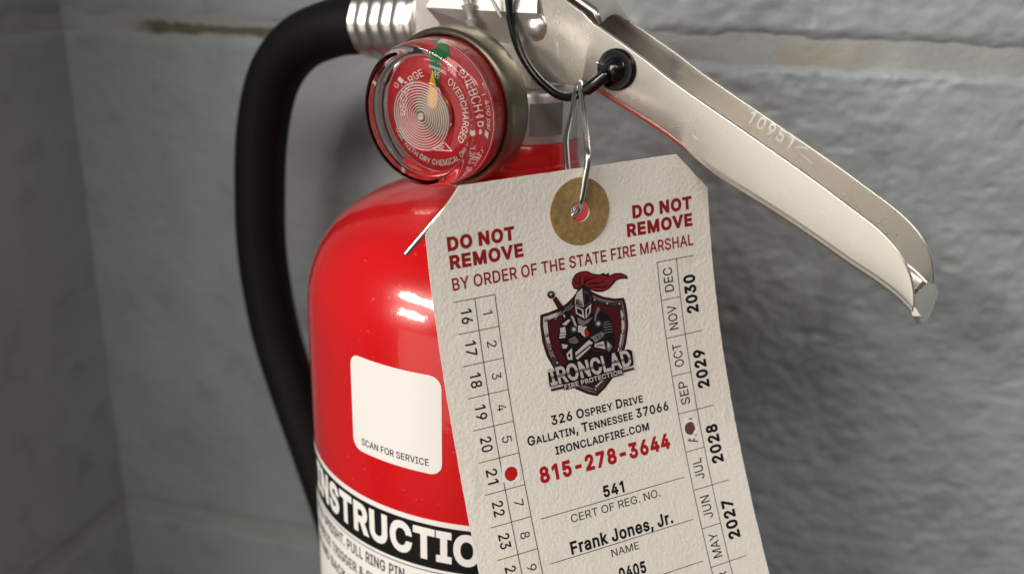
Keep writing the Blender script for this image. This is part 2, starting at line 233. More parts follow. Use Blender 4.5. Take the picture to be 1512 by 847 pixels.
def fill(cs, grid=None, evenodd=False, cuts=()):
    """triangulate loops -> pts, tris"""
    pts, edges = [], []
    for c in cs:
        b = len(pts); n = len(c); pts += list(c); edges += [(b + i, b + (i + 1) % n) for i in range(n)]
    xs = [p[0] for p in pts]; ys = [p[1] for p in pts]
    for yc in cuts:
        b = len(pts); pts += [(min(xs) - 1, yc), (max(xs) + 1, yc)]; edges.append((b, b + 1))
    if grid:
        gx = np.arange(min(xs) + grid * .37, max(xs), grid); gy = np.arange(min(ys) + grid * .41, max(ys), grid)
        pts += [(x, y) for x in gx for y in gy]
    v, e, f, *_ = delaunay_2d_cdt([Vector(p) for p in pts], edges, [], 0, 1e-5)
    P = [(q.x, q.y) for q in v]; T = []
    for t in f:
        cx = sum(P[i][0] for i in t) / 3; cy = sum(P[i][1] for i in t) / 3
        w = winding(cs, cx, cy)
        if (w % 2 if evenodd else w): T.append(tuple(t))
    used = sorted({i for t in T for i in t}); mp = {k: i for i, k in enumerate(used)}
    return [P[i] for i in used], [tuple(mp[i] for i in t) for t in T]
_cache = {}
def glyph(ch, bold, grid, cuts):
    key = (ch, bold, grid, cuts)
    if key not in _cache:
        adv, cs = GLYPHS[ch]
        if bold: cs = [offset_loop(c, bold) for c in cs]
        _cache[key] = (adv + bold * 1.7, fill(cs, grid, cuts=cuts))
    return _cache[key]
def text2d(txt, bold=0.0, grid=None, cuts=(), space=0.38, small=None, track=0.0):
    """-> pts (capital height 1, starts at x=0), tris, width. small: scale of small capitals for lower-case input"""
    P, T, x = [], [], 0.0
    for ch in txt:
        if ch == ' ': x += space; continue
        k = 1.0
        if small and ch.islower(): ch = ch.upper(); k = small
        adv, (p, t) = glyph(ch, bold, grid, cuts)
        b = len(P); P += [(x + q[0] * k, q[1] * k) for q in p]; T += [tuple(i + b for i in q) for q in t]; x += (adv + track) * k
    x0 = min(p[0] for p in P); x1 = max(p[0] for p in P)
    return [(p[0] - x0, p[1]) for p in P], T, x1 - x0
def text_between(txt, A, B, h, fmap, shear=0.0, **kw):
    """letters from baseline point A to B in a 2D chart (y up), capital height h, mapped by fmap(x, y)"""
    P, T, w = text2d(txt, **kw)
    dx, dy = B[0] - A[0], B[1] - A[1]; L = math.hypot(dx, dy); ex = (dx / L, dy / L); ey = (-ex[1], ex[0]); sx = L / w
    V = []
    for x, y in P:
        X = (x + shear * y) * sx; Y = y * h
        V.append(fmap(A[0] + ex[0] * X + ey[0] * Y, A[1] + ex[1] * X + ey[1] * Y))
    return V, T

# cheap smooth value noise for modelled relief
def vnoise(x, y, seed=0):
    xi = np.floor(x).astype(np.int64); yi = np.floor(y).astype(np.int64); fx = x - xi; fy = y - yi
    fx = fx * fx * fx * (fx * (fx * 6 - 15) + 10); fy = fy * fy * fy * (fy * (fy * 6 - 15) + 10)
    def hsh(a, b):
        n = (a * 374761393 + b * 668265263 + seed * 69069 + 1013904223) & 0xffffffff
        n = ((n ^ (n >> 13)) * 1274126177) & 0xffffffff; n = n ^ (n >> 16); return (n & 0xffff) / 65535.0
    return (hsh(xi, yi) * (1 - fx) + hsh(xi + 1, yi) * fx) * (1 - fy) + (hsh(xi, yi + 1) * (1 - fx) + hsh(xi + 1, yi + 1) * fx) * fy
def fbm(x, y, seed, octs=4, gain=0.5):
    s, a, t = 0, 1, 0
    for k in range(octs): s = s + a * (vnoise(x, y, seed + k) - .5); t += a; a *= gain; x = x * 2.03 + 7; y = y * 2.03 + 3
    return s / t

# ------------------------------------------------------------------ materials
def wall_paint():
    m = mat('painted_block', (0.27, 0.285, 0.285), 0.42)
    N, L, p = nodes(m)
    n = noise(m, 18, 5, 0.6); r = ramp(m, n.outputs['Fac'], [(0.3, (0.274, 0.302, 0.320)), (0.7, (0.327, 0.358, 0.378))])
    n2 = noise(m, 70, 3, 0.5); r2_ = ramp(m, n2.outputs['Fac'], [(0.30, (0.55, 0.53, 0.50)), (0.42, (1, 1, 1))])
    mx = N.new('ShaderNodeMix'); mx.data_type = 'RGBA'; mx.blend_type = 'MULTIPLY'; mx.inputs['Factor'].default_value = 0.32
    L.new(r.outputs['Color'], mx.inputs['A']); L.new(r2_.outputs['Color'], mx.inputs['B']); L.new(mx.outputs['Result'], p.inputs['Base Color'])
    f = noise(m, 700, 4, 0.6); add_bump(m, f.outputs['Fac'], 0.35, 0.0006)
    return m
def mortar_paint():
    m = mat('painted_mortar', (0.3, 0.3, 0.28), 0.5)
    N, L, p = nodes(m)
    n = noise(m, 16, 4, 0.6); r = ramp(m, n.outputs['Fac'], [(0.42, (0.285, 0.305, 0.307)), (0.60, (0.315, 0.332, 0.33)), (0.72, (0.32, 0.325, 0.315))])
    col = r.outputs['Color']
    tc = N.new('ShaderNodeTexCoord'); sp = N.new('ShaderNodeSeparateXYZ'); L.new(tc.outputs['Object'], sp.inputs['Vector'])
    nb = noise(m, 60, 4, 0.65)
    def band(src, c, w, k):                       # soft-edged band round c, frayed by the noise
        d = N.new('ShaderNodeMath'); d.operation = 'SUBTRACT'; L.new(src, d.inputs[0]); d.inputs[1].default_value = c
        ab = N.new('ShaderNodeMath'); ab.operation = 'ABSOLUTE'; L.new(d.outputs[0], ab.inputs[0])
        ns = N.new('ShaderNodeMath'); ns.operation = 'MULTIPLY_ADD'; L.new(nb.outputs['Fac'], ns.inputs[0]); ns.inputs[1].default_value = k; L.new(ab.outputs[0], ns.inputs[2])
        mr = N.new('ShaderNodeMapRange'); mr.interpolation_type = 'SMOOTHSTEP'; L.new(ns.outputs[0], mr.inputs['Value'])
        mr.inputs['From Min'].default_value = w + k * .5; mr.inputs['From Max'].default_value = w * .55 + k * .5; return mr.outputs['Result']
    for (cx, wx, cz, wz, c, f) in ((-0.112, 0.046, 0.3400, 0.0022, (0.085, 0.072, 0.036), 0.9), (0.070, 0.014, 0.3395, 0.0040, (0.31, 0.275, 0.20), 0.55), (0.0330, 0.010, 0.362, 0.014, (0.42, 0.37, 0.26), 0.85)):
        mu = N.new('ShaderNodeMath'); mu.operation = 'MULTIPLY'; L.new(band(sp.outputs['X'], cx, wx, .06), mu.inputs[0]); L.new(band(sp.outputs['Z'], cz, wz, .007), mu.inputs[1])
        m2 = N.new('ShaderNodeMath'); m2.operation = 'MULTIPLY'; L.new(mu.outputs[0], m2.inputs[0]); m2.inputs[1].default_value = f
        mx = N.new('ShaderNodeMix'); mx.data_type = 'RGBA'; L.new(m2.outputs[0], mx.inputs['Factor']); L.new(col, mx.inputs['A']); mx.inputs['B'].default_value = (*c, 1); col = mx.outputs['Result']
    L.new(col, p.inputs['Base Color'])
    f = noise(m, 400, 4, 0.6); add_bump(m, f.outputs['Fac'], 0.5, 0.0008)
    return m
WALL, MORTAR = wall_paint(), mortar_paint()
RED = mat('red_enamel', (0.62, 0.006, 0.009), 0.25, **{'Coat Weight': 0.8, 'Coat Roughness': 0.05, 'IOR': 1.5})
_n = noise(RED, 500, 2, 0.5); add_bump(RED, _n.outputs['Fac'], 0.06, 0.0003)
_n = noise(RED, 90, 2, 0.5); _b = add_bump(RED, _n.outputs['Fac'], 0.16, 0.0006); RED.node_tree.links.new(_b.outputs['Normal'], RED.node_tree.nodes['Principled BSDF'].inputs['Coat Normal'])
_n = noise(RED, 650, 2, 0.5); _r = ramp(RED, _n.outputs['Fac'], [(0.70, (0.62, 0.006, 0.009)), (0.76, (0.66, 0.12, 0.11))]); RED.node_tree.links.new(_r.outputs['Color'], RED.node_tree.nodes['Principled BSDF'].inputs['Base Color'])
def alu(name, col, rough, metal, bump=0.1, stretch=(1, 1, 1), scale=600):
    m = mat(name, col, rough, metal); N, L, p = nodes(m)
    n = noise(m, scale, 4, 0.6, stretch); add_bump(m, n.outputs['Fac'], bump, 0.0002)
    n2 = noise(m, 60, 4, 0.6); r = N.new('ShaderNodeMapRange'); r.inputs['To Min'].default_value = rough - .08; r.inputs['To Max'].default_value = rough + .10
    L.new(n2.outputs['Fac'], r.inputs['Value']); L.new(r.outputs['Result'], p.inputs['Roughness']); return m
HANDLE = alu('satin_aluminium', (0.80, 0.775, 0.73), 0.27, 0.95, 0.08)
CAST = alu('cast_aluminium', (0.72, 0.69, 0.66), 0.40, 0.85, 0.35, scale=350)
FERRULE = alu('bright_aluminium', (0.84, 0.82, 0.79), 0.30, 1.0, 0.05)
BEZEL = alu('tarnished_brass', (0.21, 0.192, 0.145), 0.36, 0.9, 0.3, scale=300)
STEEL = alu('zinc_wire', (0.80, 0.79, 0.77), 0.24, 1.0, 0.05)
RIVET = alu('rivet_aluminium', (0.66, 0.64, 0.62), 0.35, 0.9, 0.4, scale=400)
RUBBER = mat('black_rubber', (0.003, 0.003, 0.0033), 0.6, **{'Specular IOR Level': 0.2})
_n = noise(RUBBER, 900, 3, 0.6); add_bump(RUBBER, _n.outputs['Fac'], 0.3, 0.0003)
BLACK = mat('black_plastic', (0.006, 0.006, 0.007), 0.22)
SEAL = mat('clear_grey_plastic', (0.42, 0.40, 0.37), 0.35, **{'Transmission Weight': 0.25})
def paper_mat():
    m = mat('tag_card', (0.73, 0.685, 0.63), 0.75)
    N, L, p = nodes(m)
    n = noise(m, 55, 5, 0.6); r = ramp(m, n.outputs['Fac'], [(0.3, (0.785, 0.74, 0.685)), (0.7, (0.83, 0.79, 0.735))]); L.new(r.outputs['Color'], p.inputs['Base Color'])
    f = noise(m, 1300, 3, 0.55); add_bump(m, f.outputs['Fac'], 0.45, 0.00035)
    f2 = noise(m, 480, 2, 0.5); add_bump(m, f2.outputs['Fac'], 0.17, 0.0005); return m
PAPER = paper_mat()
TORN = mat('torn_card', (0.85, 0.83, 0.80), 0.85)
def kraft_mat():
    m = mat('kraft_patch', (0.26, 0.165, 0.06), 0.65); N, L, p = nodes(m)
    n = noise(m, 900, 5, 0.7, (1, 1, 0.8)); r = ramp(m, n.outputs['Fac'], [(0.35, (0.225, 0.140, 0.046)), (0.58, (0.325, 0.212, 0.078)), (0.78, (0.48, 0.34, 0.15))])
    L.new(r.outputs['Color'], p.inputs['Base Color']); add_bump(m, n.outputs['Fac'], 0.4, 0.0003); return m
KRAFT = kraft_mat()
_flat = {'Specular IOR Level': 0.15}
INK_RED = mat('red_ink', (0.29, 0.012, 0.018), 0.8, **_flat); INK_PHONE = mat('bright_red_ink', (0.42, 0.010, 0.014), 0.8, **_flat)
INK = mat('black_ink', (0.008, 0.007, 0.008), 0.8, **_flat); INK_LINE = mat('thin_line_ink', (0.030, 0.027, 0.027), 0.8, **_flat)
LABEL_WHITE = mat('label_white', (0.87, 0.86, 0.85), 0.35); LABEL_BLACK = mat('label_black', (0.008, 0.0075, 0.0075), 0.5, **{'Specular IOR Level': 0.25})
LABEL_GREY = mat('label_grey', (0.10, 0.10, 0.10), 0.4)
DIAL_RED = mat('dial_red', (0.45, 0.004, 0.010), 0.45); DIAL_WHITE = mat('dial_white', (0.86, 0.80, 0.78), 0.5)
DIAL_GREEN = mat('dial_green', (0.012, 0.16, 0.045), 0.45); NEEDLE = mat('needle_yellow', (0.85, 0.46, 0.01), 0.4)
BOSS = alu('brass_boss', (0.42, 0.31, 0.15), 0.3, 0.9)
DECAL = mat('grey_decal', (0.20, 0.22, 0.205), 0.4)
def clear_plastic(name, tint, edge, gloss_min, haze=0.0):
    m = bpy.data.materials.new(name); m.use_nodes = True; N, L = m.node_tree.nodes, m.node_tree.links
    N.clear(); out = N.new('ShaderNodeOutputMaterial')
    tr = N.new('ShaderNodeBsdfTransparent'); gl = N.new('ShaderNodeBsdfGlossy'); gl.inputs['Roughness'].default_value = 0.04
    lw = N.new('ShaderNodeLayerWeight'); lw.inputs['Blend'].default_value = 0.35
    cr = N.new('ShaderNodeValToRGB'); cr.color_ramp.elements[0].color = (*tint, 1); cr.color_ramp.elements[0].position = 0.45
    cr.color_ramp.elements[1].color = (*edge, 1); cr.color_ramp.elements[1].position = 0.86
    L.new(lw.outputs['Facing'], cr.inputs['Fac']); L.new(cr.outputs['Color'], tr.inputs['Color'])
    l5 = N.new('ShaderNodeLayerWeight'); l5.inputs['Blend'].default_value = 0.5
    pw = N.new('ShaderNodeMath'); pw.operation = 'POWER'; pw.inputs[1].default_value = 4.5; L.new(l5.outputs['Facing'], pw.inputs[0])
    fr = N.new('ShaderNodeMapRange'); fr.inputs['To Min'].default_value = gloss_min; L.new(pw.outputs['Value'], fr.inputs['Value'])
    mx = N.new('ShaderNodeMixShader'); L.new(fr.outputs['Result'], mx.inputs['Fac']); L.new(tr.outputs['BSDF'], mx.inputs[1]); L.new(gl.outputs['BSDF'], mx.inputs[2])
    last = mx
    if haze:
        df = N.new('ShaderNodeBsdfDiffuse'); df.inputs['Color'].default_value = (0.9, 0.84, 0.83, 1)
        m2 = N.new('ShaderNodeMixShader'); m2.inputs['Fac'].default_value = haze
        L.new(mx.outputs['Shader'], m2.inputs[1]); L.new(df.outputs['BSDF'], m2.inputs[2]); last = m2
    L.new(last.outputs['Shader'], out.inputs['Surface']); return m
LENS = clear_plastic('clear_plastic', (0.97, 0.96, 0.96), (0.05, 0.025, 0.028), 0.04)
RIDGE = clear_plastic('moulded_clear_plastic', (0.9, 0.86, 0.86), (0.35, 0.3, 0.3), 0.04, 0.42)

# ------------------------------------------------------------------ block wall
WY = 0.267; wX = np.array([math.cos(WY), -math.sin(WY), 0]); wN = np.array([math.sin(WY), math.cos(WY), 0]); WD = 78.0
ez = np.array([0, 0, 1.0])
def wall_map(X, Z, h): return wN * WD + wX * X + ez * Z - wN * h
CORNER = -222.0
def side_map(X, Z, h):                     # X runs from the corner toward the viewer
    return wN * WD + wX * CORNER - wN * X + ez * Z + wX * h
def block_grid(x0, x1, z0, z1, fmap, step, seed, amp=1.0, corner=False, main=False, rimk=1.0):
    nx = max(2, int((x1 - x0) / step)); nz = max(2, int((z1 - z0) / step))
    # denser rows at the rim so that the arris is rounded
    gx = np.unique(np.concatenate([np.linspace(x0, x1, nx), x0 + np.array([.6, 1.4, 2.6, 4]), x1 - np.array([.6, 1.4, 2.6, 4])]))
    gz = np.unique(np.concatenate([np.linspace(z0, z1, nz), z0 + np.array([.6, 1.4, 2.6, 4]), z1 - np.array([.6, 1.4, 2.6, 4])]))
    X, Z = np.meshgrid(gx, gz)
    lx0 = x0 - 40 if corner else x0
    wob = 1.6 * fbm(X / 14, Z / 14, seed + 50, 3)
    ed = np.minimum(np.minimum(X - lx0, x1 - X), np.minimum(Z - z0, z1 - Z)) + wob * 1.5
    rim = -2.6 * np.clip(1 - np.clip(ed, 0, 5) / 5, 0, 1) ** 2
    big = fbm(X / 30, Z / 30, seed, 3) * 1.2
    lump = fbm(X / 5.6, Z / 4.0, seed + 9, 4, 0.6)
    pit = -1.6 * np.clip(vnoise(X / 5.5, Z / 5.5, seed + 31) - .80, 0, 1) / .2
    soft = np.clip((X + 80) / 130, .22, 1) if main else rimk
    h = big + amp * (lump * 1.75 + pit * .5) * soft + rim * soft
    P = wN[None, None] * 0
    V = fmap(X.reshape(-1, 1), Z.reshape(-1, 1), h.reshape(-1, 1))
    n, k = len(gx), len(gz); F = []
    for j in range(k - 1):
        for i in range(n - 1): F.append((j * n + i, j * n + i + 1, (j + 1) * n + i + 1, (j + 1) * n + i))
    # returns at the rim, running back into the joint
    ring = [i for i in range(n)] + [j * n + n - 1 for j in range(1, k)] + [(k - 1) * n + i for i in range(n - 2, -1, -1)] + [j * n for j in range(k - 2, 0, -1)]
    fl = [(X.ravel()[i], Z.ravel()[i]) for i in ring]; b = len(V)
    V = np.concatenate([V, np.array([fmap(a, c, -14) for a, c in fl])]); m_ = len(ring)
    for i in range(m_): F.append((ring[(i + 1) % m_], ring[i], b + i, b + (i + 1) % m_))
    return V, F
def mortar_grid(x0, x1, z0, z1, fmap, seed, step=2.5, depth=-1.9):
    gx = np.linspace(x0, x1, max(2, int((x1 - x0) / step))); gz = np.linspace(z0, z1, max(2, int((z1 - z0) / step)))
    X, Z = np.meshgrid(gx, gz); h = depth * np.clip((X + 80) / 130, .35, 1) + fbm(X / 12, Z / 8, seed, 4) * 1.8
    V = [fmap(a, b, c) for a, b, c in zip(X.ravel(), Z.ravel(), h.ravel())]; n = len(gx)
    F = [(j * n + i, j * n + i + 1, (j + 1) * n + i + 1, (j + 1) * n + i) for j in range(len(gz) - 1) for i in range(n - 1)]
    return V, F
wall = thing('block_wall', 'grey painted concrete block wall with rough face behind the red extinguisher', 'wall', wall_map(0, -430, 0))
JZ = (-265, -29); J = 3.8
for x0, x1, z0, z1, st, sd in ((CORNER, 240, JZ[0] + J, JZ[1] - J, 0.95, 3), (252, 420, JZ[0] + J, JZ[1] - J, 3.5, 4),
                               (CORNER, 6, JZ[1] + J, 203, 2.2, 5), (18, 420, JZ[1] + J, 203, 1.2, 6),
                               (CORNER, 6, -430, JZ[0] - J, 2.5, 8), (18, 420, -430, JZ[0] - J, 3.0, 11)):
    v, f = block_grid(x0 - (4 if x0 == CORNER else 0), x1, z0, z1, wall_map, st, sd, corner=(x0 == CORNER), main=True); mesh_obj('concrete_block', v, f, WALL, wall, smooth=60)
for x0, x1, z0, z1 in ((CORNER - 12, 420, JZ[0] - J - 2, JZ[0] + J + 2), (CORNER - 12, 420, JZ[1] - J - 2, JZ[1] + J + 2), (238, 254, JZ[0] + J + 2, JZ[1] - J - 2),
                       (4, 20, JZ[1] + J + 2, 203), (4, 20, -430, JZ[0] - J - 2)):
    v, f = mortar_grid(x0, x1, z0, z1, wall_map, 21); mesh_obj('mortar_joint', v, f, MORTAR, wall, smooth=60)
side = thing('return_wall', 'shaded grey block wall meeting the main wall at the left corner', 'wall', side_map(0, -430, 0))
for x0, x1, z0, z1, sd in ((0, 220, JZ[0] + J, JZ[1] - J, 13), (0, 220, JZ[1] + J, 203, 14), (0, 220, -430, JZ[0] - J, 15)):
    v, f = block_grid(x0 - 4, x1, z0, z1, side_map, 2.5, sd, 0.9, True, rimk=0.25); mesh_obj('concrete_block', v, f, WALL, side, smooth=60)
for z in JZ:
    v, f = mortar_grid(-12, 220, z - J - 2, z + J + 2, side_map, 25, depth=-1.0); mesh_obj('mortar_joint', v, f, MORTAR, side, smooth=60)

# ------------------------------------------------------------------ extinguisher
R = 63.5
ext = thing('fire_extinguisher', 'glossy red fire extinguisher with silver handle and black hose, hung on the block wall', 'fire extinguisher', (0, 0, -432))
Zax = (0, 0, 1); O0 = (0, 0, 0)
prof = [(30, -432), (55, -432), (60, -429), (63, -422), (R, -412), (R, -300), (R, -200), (R, -106), (63.35, -99), (62.6, -93), (61, -87.5), (58.3, -82), (54.5, -77), (49.5, -72.8), (43.5, -69.3),
        (37, -66.6), (30, -64.5), (25, -63), (21.6, -61.2), (20, -59), (19.4, -57.2), (19.4, -56.4), (19.0, -56), (19.0, -50.5), (18.6, -50), (10, -50)]
v, f = lathe(prof, O0, Zax, 160); cylinder = mesh_obj('cylinder', v, f, RED, ext, smooth=40)

def cyl(phi, z, r): a = rad(phi); return Vector((r * math.sin(a), -r * math.cos(a), z))
def cyl_patch(p0, p1, z0, z1, r, step=2.0):
    n = max(2, int(abs(p1 - p0) / step)); V = [cyl(p0 + (p1 - p0) * i / n, z, r) for z in (z0, z1) for i in range(n + 1)]
    return V, [(i, i + 1, n + 2 + i, n + 1 + i) for i in range(n)]
v, f = cyl_patch(-150, 150, -330, -144.8, R + .08); label = mesh_obj('instruction_label', v, f, LABEL_WHITE, ext)
v, f = cyl_patch(-149.5, 149.5, -160.3, -146.4, R + .14); mesh_obj('heading_band', v, f, LABEL_BLACK, label)
v, f = cyl_patch(-149.5, 149.5, -161.6, -161.25, R + .14); mesh_obj('rule', v, f, LABEL_GREY, label)
def cyl_text(txt, p0, p1, zb, h, r, **kw):
    k = math.pi * R / 180
    return text_between(txt, (p0 * k, zb), (p1 * k, zb), h, lambda x, y: cyl(x / k, y, r), **kw)
v, f = cyl_text('INSTRUCTIONS', -69, 7.2, -157.0, 8.7, R + .22, bold=0.075, grid=0.25, track=-.05); mesh_obj('heading_lettering', v, f, LABEL_WHITE, label)
v, f = cyl_text('HOLD UPRIGHT. PULL RING PIN.', -72, -26, -166.6, 3.5, R + .16, bold=0.04, space=.45); mesh_obj('instruction_text', v, f, LABEL_GREY, label)
v, f = cyl_text('SQUEEZE TRIGGER & SWEEP', -72, -30, -172.8, 3.3, R + .16, bold=0.04, space=.45); mesh_obj('instruction_text', v, f, LABEL_GREY, label)
v, f = cyl_text('STAND BACK FROM FIRE. AIM AT BASE', -72, -5, -179, 3.3, R + .16, bold=0.04, space=.45); mesh_obj('instruction_text', v, f, LABEL_GREY, label)

def rounded_rect(x0, x1, y0, y1, r, k=6):
    out = []
    for cx, cy, a in ((x1 - r, y1 - r, 0), (x0 + r, y1 - r, 90), (x0 + r, y0 + r, 180), (x1 - r, y0 + r, 270)):
        out += [(cx + r * math.cos(rad(a + 90 * i / k)), cy + r * math.sin(rad(a + 90 * i / k))) for i in range(k + 1)]
    return out
kk = math.pi * R / 180
P, T = fill([densify(rounded_rect(-43.2 * kk, -16.1 * kk, -130.6, -101.8, 3.4), 1.2)], 2.0)
sticker = mesh_obj('service_sticker', [cyl(x / kk, y, R + .10) for x, y in P], T, LABEL_WHITE, ext)
sticker['label'] = 'small white rounded sticker on the red cylinder'
v, f = cyl_text('SCAN FOR SERVICE', -39.9, -19.5, -128.3, 2.0, R + .16, bold=0.015); mesh_obj('sticker_text', v, f, LABEL_BLACK, sticker)

# valve frame: s along the handle, n toward the gauge, z up
TH = rad(35); dS = np.array([math.cos(TH), -math.sin(TH), 0]); dN = np.array([-math.sin(TH), -math.cos(TH), 0])
def vf(s, n, z): return Vector(dS * s + dN * n + np.array([0, 0, z]))
v, f = lathe([(8, -50), (18.2, -50), (18.5, -49.6), (18.5, -36.5), (18, -35.6), (12, -35)], O0, Zax, 96)
valve = mesh_obj('valve_body', v, f, CAST, ext)
def bevel_box(x0, x1, y0, y1, z0, z1, b, fm):
    V, F = [], []
    ring = lambda a0, a1, c0, c1: [(a0 + b, c0), (a1 - b, c0), (a1, c0 + b), (a1, c1 - b), (a1 - b, c1), (a0 + b, c1), (a0, c1 - b), (a0, c0 + b)]
    for z, sh in ((z0, b), (z0 + b, 0), (z1 - b, 0), (z1, b)):
        V += [fm(x, y, z) for x, y in ring(x0 + sh, x1 - sh, y0 + sh, y1 - sh)]
    for i in range(3): F += [(i * 8 + k, i * 8 + (k + 1) % 8, i * 8 + 8 + (k + 1) % 8, i * 8 + 8 + k) for k in range(8)]
    F += [tuple(range(8))[::-1], tuple(range(24, 32))]; return V, F
v, f = merge(bevel_box(-22, 13, -8.8, 8.8, -36, 14, 1.6, vf), bevel_box(-33, -21, -8, 8, -30, -8, 1.5, vf),
             lathe([(7.5, 8), (7.5, 14), (9.5, 14.5), (9.5, 17), (6, 17.4), (6, 25)], vf(0, 0, -37), dN, 32))
mesh_obj('valve_block', v, f, CAST, valve)
# sloping cast shoulder that catches the light above the gauge
sh = [(-20, 8.9, -2), (13, 8.9, -2), (15, 12.5, -14), (-22, 14.5, -14), (-20, 8.9, -20), (13, 8.9, -24)]
v = [vf(*p) for p in sh] + [vf(-20, 8.0, -1.5), vf(13, 8.0, -1.5)]
mesh_obj('valve_shoulder', v, [(0, 3, 2, 1), (3, 4, 5, 2), (0, 4, 3), (1, 2, 5)], CAST, valve, smooth=0)
P0 = [(-2, 0), (26, -2), (26, 8), (-2, 8)]
v, f = cyl_patch(12, 46, -47.4, -38.2, 18.62, 3); mesh_obj('grey_decal', v, f, DECAL, valve)

# carry handle: pressed U channel
HW = 10.3; HT = 1.3
tops = [(31.1, -15.6), (46.3, -23.5), (56.3, -29.2), (72.3, -37.3), (91.1, -46.9), (101.5, -52.6), (109.8, -57.4), (114.9, -61.7), (118.0, -66.0), (119.6, -70.0), (120.3, -73.6)]
bots = [(28.5, -32.2), (45.4, -39.1), (55.5, -43.8), (68.5, -51.2), (84.4, -58.2), (95.0, -63.2), (103.5, -67.4), (110.5, -70.6), (115.5, -73.3), (118.6, -75.6), (120.2, -77.0)]
tS = spline([Vector((a, b, 0)) for a, b in tops], 4); bS = spline([Vector((a, b, 0)) for a, b in bots], 4)
V, F = [], []; rf = 2.4
def channel_ring(T, B):
    U = (T - B); L = max(U.length, .01); U = U / L; top = lambda hgt: B + U * min(hgt, L)
    r = min(rf, L * .8)
    pts = [(HW, L)] + [(HW - r + r * math.cos(a), r - r * math.sin(a)) for a in [math.pi / 2 * k / 4 for k in range(5)]]
    pts += [(-x, y) for x, y in reversed(pts)]
    ri = max(r - HT, .3); W = HW - HT
    inn = [(W, L)] + [(W - ri + ri * math.cos(a), HT + ri - ri * math.sin(a)) for a in [math.pi / 2 * k / 4 for k in range(5)]]
    inn += [(-x, y) for x, y in reversed(inn)]
    out = []
    for n_, hgt in pts + inn[::-1]:
        q = B + U * hgt; out.append(vf(q.x, n_, q.y))
    return out
for T_, B_ in zip(tS, bS): V += channel_ring(T_, B_)
m_ = 24
for i in range(len(tS) - 1):
    for k in range(m_): F.append((i * m_ + k, i * m_ + (k + 1) % m_, (i + 1) * m_ + (k + 1) % m_, (i + 1) * m_ + k))
half = m_ // 2
for e in (0, len(tS) - 1):
    for k in range(half - 1): F.append((e * m_ + k, e * m_ + k + 1, e * m_ + m_ - 2 - k, e * m_ + m_ - 1 - k))
# tongue at the tip: the web runs on and curls down
tg = []
for n_ in np.linspace(-HW + .4, HW - .4, 9):
    q = abs(n_) / HW; e = 1 - q ** 2.2
    tg.append((n_, e))
base_pts = [(119.4, -72.8), (120.6, -75.6), (121.4, -78.2), (121.8, -80.6)]
TV, TF = [], []
for j, (s_, z_) in enumerate(base_pts):
    for n_, e in tg:
        k = j / 3; zz = z_ + (1 - e) * 5.0 * k
        for t in (0, 1): TV.append(vf(s_ - t * HT, n_, zz - t * .3))
c2 = len(tg) * 2
for j in range(3):
    for i in range(len(tg) - 1):
        a = j * c2 + i * 2; b = (j + 1) * c2 + i * 2
        TF += [(a, a + 2, b + 2, b), (a + 1, b + 1, b + 3, a + 3)]
    for i in (0, len(tg) - 1):
        a = j * c2 + i * 2; b = (j + 1) * c2 + i * 2; TF.append((a, b, b + 1, a + 1))
for i in range(len(tg) - 1): a = 3 * c2 + i * 2; TF.append((a, a + 2, a + 3, a + 1))
ear = [(31.1, -15.6), (28.0, -13.2), (22.5, -10.3), (12, -4.5), (4, -.5), (-3, 0), (-4, -5), (3.0, -11), (9.4, -24.1), (12.5, -29.2), (17.1, -32.1), (28.5, -32.2)]
ears = [extrude_poly(ear, lambda a, b, h: vf(a, h, b), HW - HT, HW), extrude_poly(ear, lambda a, b, h: vf(a, h, b), -HW, -HW + HT)]
v, f = merge((V, F), (TV, TF), *ears)
handle = mesh_obj('carry_handle', v, f, HANDLE, ext, smooth=35)
bv = handle.modifiers.new('arris', 'BEVEL'); bv.width = 0.28 * S; bv.segments = 2; bv.limit_method = 'WEIGHT'
def bevel_weights(o, seam, ang):
    me = o.data; bm = bmesh.new(); bm.from_mesh(me); lay_ = bm.edges.layers.float.new('bevel_weight_edge')
    org = np.array(base_of(o.parent)); (s0, z0), (s1, z1) = seam; L_ = math.hypot(s1 - s0, z1 - z0)
    def near(v):
        w = (np.array(v.co) + org) / S; s_ = w @ dS; return abs((s_ - s0) * (z1 - z0) - (w[2] - z0) * (s1 - s0)) / L_ < .06
    for e in bm.edges:
        if len(e.link_faces) == 2 and e.calc_face_angle(0) > ang and not (near(e.verts[0]) and near(e.verts[1])): e[lay_] = 1.0
    bm.to_mesh(me); bm.free()
bevel_weights(handle, ((31.1, -15.6), (28.5, -32.2)), rad(50))
v, f = lathe([(3.7, 0), (3.7, .35), (3.2, 1.1), (2.2, 1.75), (1.0, 2.1), (0.01, 2.2)], vf(13.3, HW - .02, -17.8), dN, 32); mesh_obj('rivet', v, f, RIVET, handle, smooth=60)
